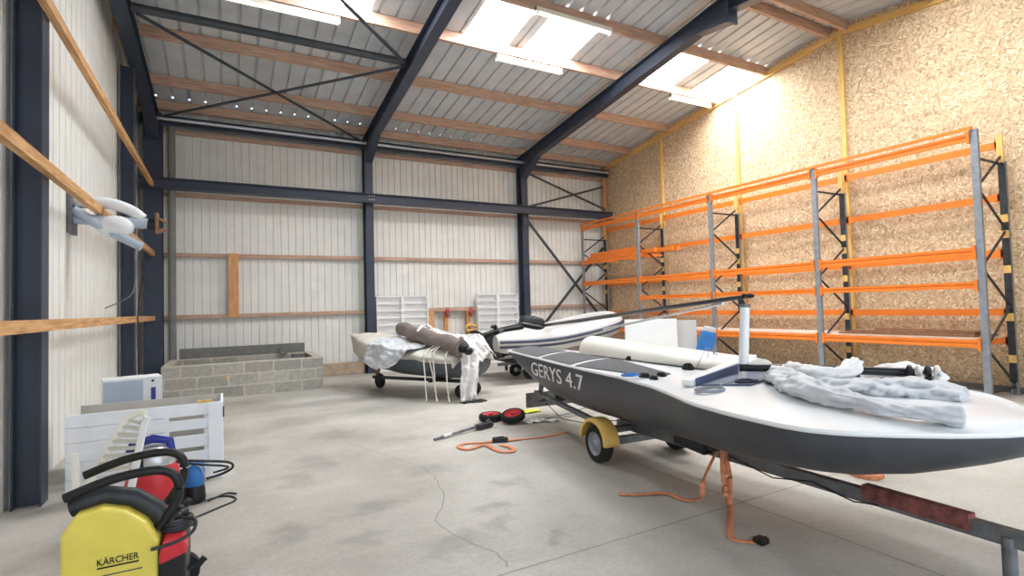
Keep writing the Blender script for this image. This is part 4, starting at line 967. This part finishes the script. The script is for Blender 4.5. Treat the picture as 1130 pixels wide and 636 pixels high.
# ------------------------------------------------------------------ left foreground
cr = thing('slatted_crate', 'white painted slatted wooden crate standing behind the vacuum cleaners', 'crate', (-.6, 6.2, 0))
XA, XB = -1.25, -.045; y0, y1 = 5.93, 6.5
for a, b in ((0.0, .146), (.0, .0), (.174, .286), (.324, .441), (.494, .591), (.624, .74)):
    if b > a: MB().box((XA, y0, a+.004), (XB, y0+.02, b)).build('front_board', 'wpaint', cr, bevel=.003)
    if b > a: MB().box((XB-.02, y0+.022, a+.004), (XB, y1, b)).build('end_board', 'wpaint', cr, bevel=.003)
for x in (XA+.0, -.62, XB-.16): MB().box((x+.001, y0+.021, .004), (x+.13, y0+.04, .735)).build('upright_board', 'wpaint', cr)
for xa, xb in ((XA, -.53), (-.18, XB)):
    for za, zb in ((.146, .174), (.286, .324), (.441, .494), (.591, .624)): MB().box((xa, y0, za), (xb, y0+.02, zb)).build('filler_board', 'wpaint', cr)
for x in (XB-.12,): MB().box((x, y0-.018, .004), (x+.12, y0-.001, .735)).build('corner_board', 'wpaint', cr)
MB().box((XA, y1, .004), (XB, y1+.02, .74)).build('rear_panel', 'tarp', cr)
MB().box((-.26, y0-.0, .74), (-.14, y0+.03, .765)).build('edge_cleat', 'batten', cr)
MB().box((XB, y0+.03, .58), (XB+.014, y0+.07, .68)).build('hinge', 'rackdark', cr)
# printed carton behind the crate
ct = thing('appliance_carton', 'white appliance carton printed with a blue machine, behind the white crate', 'carton', (-.9, 6.95, 0))
Rz = Matrix.Rotation(R(-28), 3, 'Z'); pc = V((-.77, 6.72, 0))
def cb(lo, hi, name, m, bev=0):
    mb = MB().box(lo, hi); mb.v = [tuple(pc+Rz@V(v)) for v in mb.v]; return mb.build(name, m, ct, bevel=bev)
Rz = Matrix.Rotation(R(12), 3, 'Z')
cb((-.34, 0, 0), (.16, .34, .95), 'carton_body', 'carton')
cb((-.34, -.003, .02), (-.01, 0, .93), 'grey_print', 'cartongrey')
mb = MB().ell((-.15, 0, .6), (.13, .004, .09), 18, 8).box((-.2, -.004, .5), (-.02, 0, .6)); mb.v = [tuple(pc+Rz@V(v)) for v in mb.v]; mb.build('machine_picture', 'blue', ct)
cb((.06, -.004, .62), (.10, 0, .84), 'tool_picture', 'dblue'); cb((.045, -.005, .62), (.115, 0, .7), 'tool_picture', 'rackdark')
cb((-.1, -.006, .5), (-.03, -.003, .6), 'label_picture', 'rackdark')
mb = MB().ell((.075, -.002, .91), (.013, .004, .013), 10, 6); mb.v = [tuple(pc+Rz@V(v)) for v in mb.v]; mb.build('round_mark', 'black', ct)
for k, (x, z) in enumerate(((.02, .56), (.06, .53), (.1, .57), (.03, .5), (.12, .51))): cb((x, -.004, z), (x+.025, 0, z+.012), 'small_print', 'dgrey')
o = MB().box((-1.35, 6.9, 0), (-1.02, 7.3, .6)).build('carton', 'carton', bevel=.005); tag(o, 'plain low carton beside the printed appliance carton at the left wall', 'carton')

# folding chair, off white
fc = thing('folding_chair', 'cream folding garden chair standing folded at the left edge', 'chair', (-.75, 4.9, 0))
MB().tube([(-.53, 4.8, .84), (-.555, 4.8, .78), (-.61, 4.8, .45), (-.69, 4.8, .0)], .017, 8, flat=1.5).build('front_leg', 'white', fc, smooth=True)
MB().tube([(-.54, 4.8, .86), (-.58, 4.82, .875), (-.66, 4.86, .84), (-.78, 4.9, .60), (-.95, 4.95, .30), (-1.0, 4.98, 0)], .017, 8, flat=1.5).build('back_rail', 'cream', fc, smooth=True)
MB().tube([(-.97, 4.85, .62), (-.95, 4.85, .3), (-.93, 4.85, .0)], .016, 8, flat=1.5).build('rear_leg', 'cream', fc, smooth=True)
for k in range(8):
    f = k/7; MB().bar((-.575-.06*f, 4.82, .80-.32*f), (-.66-.20*f, 4.87, .83-.36*f), .03, .022, (0, 0, 1)).build('slat', 'tarp', fc)
# shop vacuum: red tank with grey and blue head
sv = thing('shop_vacuum', 'red shop vacuum with a grey body and a deep blue carrying handle', 'vacuum cleaner', (-.5, 5.1, 0))
c = V((-.52, 5.05, 0))
MB().lathe(c, (0, 0, 1), [(.15, .03), (.17, .06), (.185, .2), (.185, .3), (.17, .38), (.14, .43)], 28).build('tank', 'red', sv, smooth=True)
MB().lathe(c, (0, 0, 1), [(.155, .43), (.16, .46), (.14, .53), (.1, .57), (.02, .58)], 28).build('motor_head', 'alu', sv, smooth=True)
MB().tube([c+V((-.16, -.03, .5)), c+V((-.13, -.03, .6)), c+V((0, -.03, .63)), c+V((.11, -.03, .6)), c+V((.13, -.03, .46))], .024, 10, flat=1.4).build('handle', 'dblue', sv, smooth=True)
for a in (0.6, 2.2, 3.8, 5.4): MB().ell(c+V((.15*math.cos(a), .15*math.sin(a), .028)), (.028, .028, .028), 10, 6).build('caster', 'black', sv, smooth=True)
MB().cyl(c+V((-.1, -.12, .6)), c+V((-.06, -.14, .4)), .03).build('hose_port', 'black', sv)
o = MB().tube(cr_([(-.38, 5.1, .42), (-.2, 5.2, .36), (0, 5.35, .28), (.03, 5.45, .2), (-.08, 5.5, .14), (-.25, 5.5, .12)]), .011, 8).tube(cr_([(-.38, 5.12, .40), (-.2, 5.24, .32), (-.03, 5.4, .24), (-.01, 5.46, .2), (-.12, 5.5, .17)]), .009, 8).build('power_cable', 'brope', smooth=True); tag(o, 'dark cable looping from the red vacuum in front of the white crate', 'cable')
# blue and black mini vacuum
bp = thing('mini_vacuum', 'small bright blue and black vacuum standing on the floor beside the crate', 'vacuum cleaner', (-.26, 5.3, 0))
c = V((-.26, 5.3, 0))
MB().ell(c+V((0, 0, .225)), (.085, .09, .12), e=.8).build('dust_bin', 'blue', bp, smooth=True)
MB().lathe(c, (0, 0, 1), [(.085, .0), (.09, .03), (.085, .10), (.075, .15)], 22).build('motor_base', 'black', bp, smooth=True)
MB().tube([c+V((-.085, -.03, .18)), c+V((-.06, -.08, .3)), c+V((0, -.07, .345)), c+V((.06, -.08, .3)), c+V((.085, -.03, .18))], .009, 6).build('bail_handle', 'alu', bp, smooth=True)
MB().ell(c+V((-.07, -.13, .05)), (.07, .05, .045)).build('foot_switch', 'black', bp, smooth=True)
o = MB().tube(cr_([(-.2, 5.2, .02), (-.08, 5.3, .008), (.02, 5.25, .008), (.05, 5.12, .008), (-.08, 5.0, .008), (-.25, 4.85, .008), (-.3, 4.8, .008)]), .007, 6).tube(cr_([(-.15, 5.22, .012), (-.02, 5.36, .008), (.06, 5.3, .008)]), .007, 6).build('power_cable', 'brope', smooth=True); tag(o, 'thin dark cable looped on the floor beside the blue mini vacuum', 'cable')

# pressure washer
pw = thing('pressure_washer', 'yellow and black pressure washer with curved black handles and a red detergent cap', 'pressure washer', (-.5, 3.5, 0))
PY0, PY1 = 3.32, 3.72
prof = [(-.72, .12), (-.72, .54), (-.66, .63), (-.56, .645), (-.46, .61), (-.375, .535), (-.325, .44), (-.312, .38), (-.33, .12)]
n = len(prof); mb = MB().add([(x, PY0, z) for x, z in prof]+[(x, PY1, z) for x, z in prof], [tuple(range(n)), tuple(range(2*n-1, n-1, -1))]+[(i, (i+1) % n, n+(i+1) % n, n+i) for i in range(n)])
mb.build('yellow_housing', 'washy', pw, bevel=.015)
MB().tube([(-.7, PY0+.12, .64), (-.56, PY0+.12, .675), (-.44, PY0+.12, .64), (-.345, PY0+.12, .56), (-.295, PY0+.12, .47)], .05, 12).build('black_crest', 'rackdark', pw, smooth=True)
MB().box((-.325, PY0-.02, .06), (-.2, PY1, .40)).build('black_tank', 'black', pw, bevel=.02)
def capf():
    pr = [(-.318, .36), (-.30, .435), (-.215, .43), (-.19, .37), (-.2, .35), (-.318, .315)]; n = len(pr)
    MB().add([(x, PY0-.035, z) for x, z in pr]+[(x, PY0+.12, z) for x, z in pr], [tuple(range(n)), tuple(range(2*n-1, n-1, -1))]+[(i, (i+1) % n, n+(i+1) % n, n+i) for i in range(n)]).build('detergent_cap', 'red', pw, bevel=.012)
capf()
for dy, s in ((0, 1), (.42, 1.0)):
    y = 3.4+dy; P = cr_([(-.72, y, .70+.03*0), (-.55, y, .755), (-.4, y, .775), (-.3, y, .765), (-.245, y, .715), (-.24, y, .62), (-.29, y, .52), (-.33, y, .47)])
    MB().tube(P, .024, 12).build('handle', 'black', pw, smooth=True)
MB().box((-.34, 3.42, .44), (-.22, 3.6, .52)).cyl((-.245, 3.5, .45), (-.245, 3.5, .52), .05).build('hose_bay', 'black', pw, bevel=.02)
pts = []
for i in range(60):
    a = i*.42; pts.append((-.25+.07*math.cos(a), 3.47+.08*math.sin(a), .43+.001*i))
MB().tube(pts, .011, 8).tube(cr_([(-.35, 3.3, .40), (-.25, 3.28, .42), (-.17, 3.3, .45), (-.16, 3.36, .49), (-.22, 3.4, .50)]), .009, 8).build('hose', 'rackdark', pw, smooth=True)
for x in (-.68, -.25): 
    for y in (PY0+.04, PY1-.02): MB().lathe((x, y, .1), (0, 1, 0), [(.04, -.03), (.1, -.025), (.1, .025), (.04, .03)], 20).build('wheel', 'tyre', pw, smooth=True)
vs, fs = text_mesh('K\u00c4RCHER', 1, 0, 1)
xm, xM = min(v.x for v in vs), max(v.x for v in vs)
S = .17/(xM-xm); MB().add([(-.575+(v.x-xm)*S, PY0-.003, .365+v.y*S*1.15) for v in vs], fs).build('lettering', 'black', pw, solid=.003)
MB().box((-.575, PY0-.004, .348), (-.405, PY0-.001, .355)).build('underline', 'black', pw)
MB().box((-.70, PY0-.004, .31), (-.39, PY0-.001, .315)).build('thin_line', 'dgrey', pw)
mb = MB().cyl((-.205, 3.45, .2), (-.11, 3.45, .235), .012, .008, 10).bar((-.16, 3.45, .2), (-.12, 3.45, .245), .02, .03); mb.build('nozzle', 'black', pw)

# duct arm mounted on the left wall
da = thing('duct_arm', 'white and grey jointed duct arm with a black collar on the left wall', 'duct', (-1.6, 8, 2.75))
MB().tube([(-1.63, 8, 2.79), (-.87, 8, 2.76)], .066, 18).build('upper_tube', 'cartongrey', da, smooth=True)
MB().tube(cr_([(-1.6, 8.02, 2.98), (-1.3, 8.02, 3.0), (-1.07, 8.02, 2.93), (-.93, 8.02, 2.82)]), .07, 16).build('elbow', 'carton', da, smooth=True)
MB().tube([(-1.6, 7.95, 2.88), (-1.22, 7.95, 2.62), (-.93, 7.95, 2.46)], .07, 16, flat=.8).build('lower_tube', 'cartongrey', da, smooth=True)
MB().ell((-1.2, 7.96, 2.70), (.2, .1, .14)).build('joint_cover', 'carton', da, smooth=True)
MB().tube([(-.87, 8, 2.76), (-.79, 8, 2.75)], .074, 18).build('collar', 'black', da, smooth=True)
MB().box((-.79, 7.93, 2.64), (-.76, 8.07, 2.90)).box((-.76, 7.95, 2.66), (-.68, 8.05, 2.70), rot=Matrix.Rotation(-.4, 3, 'Y')).box((-.76, 7.95, 2.79), (-.66, 8.05, 2.82), rot=Matrix.Rotation(.5, 3, 'Y')).build('intake_end', 'brown', da, bevel=.004)
MB().box((-1.645, 7.85, 2.6), (-1.6, 8.15, 3.1)).build('wall_bracket', 'galv', da)
o = MB().tube(cr_([(-1.0, 7.95, 2.4), (-.99, 7.95, 2.1), (-1.05, 7.95, 1.85), (-1.3, 7.95, 1.7)]), .008, 6).build('hanging_cable', 'pipe'); tag(o, 'thin grey cable hanging below the duct arm', 'cable')
o = MB().tube(cr_([(-.96, 8.0, 2.40), (-1.0, 8.6, 2.2), (-1.25, 10.2, 1.6), (-1.28, 10.5, .4), (-1.28, 10.5, .0)]), .01, 6).build('hanging_cable', 'brope'); tag(o, 'dark cable running from the duct arm down the left wall to the floor', 'cable')

# ------------------------------------------------------------------ light
w = bpy.data.worlds.new('sky'); bpy.context.scene.world = w; w.use_nodes = True
bg = w.node_tree.nodes['Background']; bg.inputs[0].default_value = (.80, .90, 1, 1); bg.inputs[1].default_value = 2.1
ar = bpy.data.lights.new('doorway_daylight', 'AREA')
sc = bpy.context.scene
bpy.data.lights.remove(ar)
sc.view_settings.view_transform = 'Standard'; sc.view_settings.look = 'None'; sc.view_settings.gamma = 1; sc.view_settings.use_curve_mapping = False
sc.view_settings.exposure = 0.38
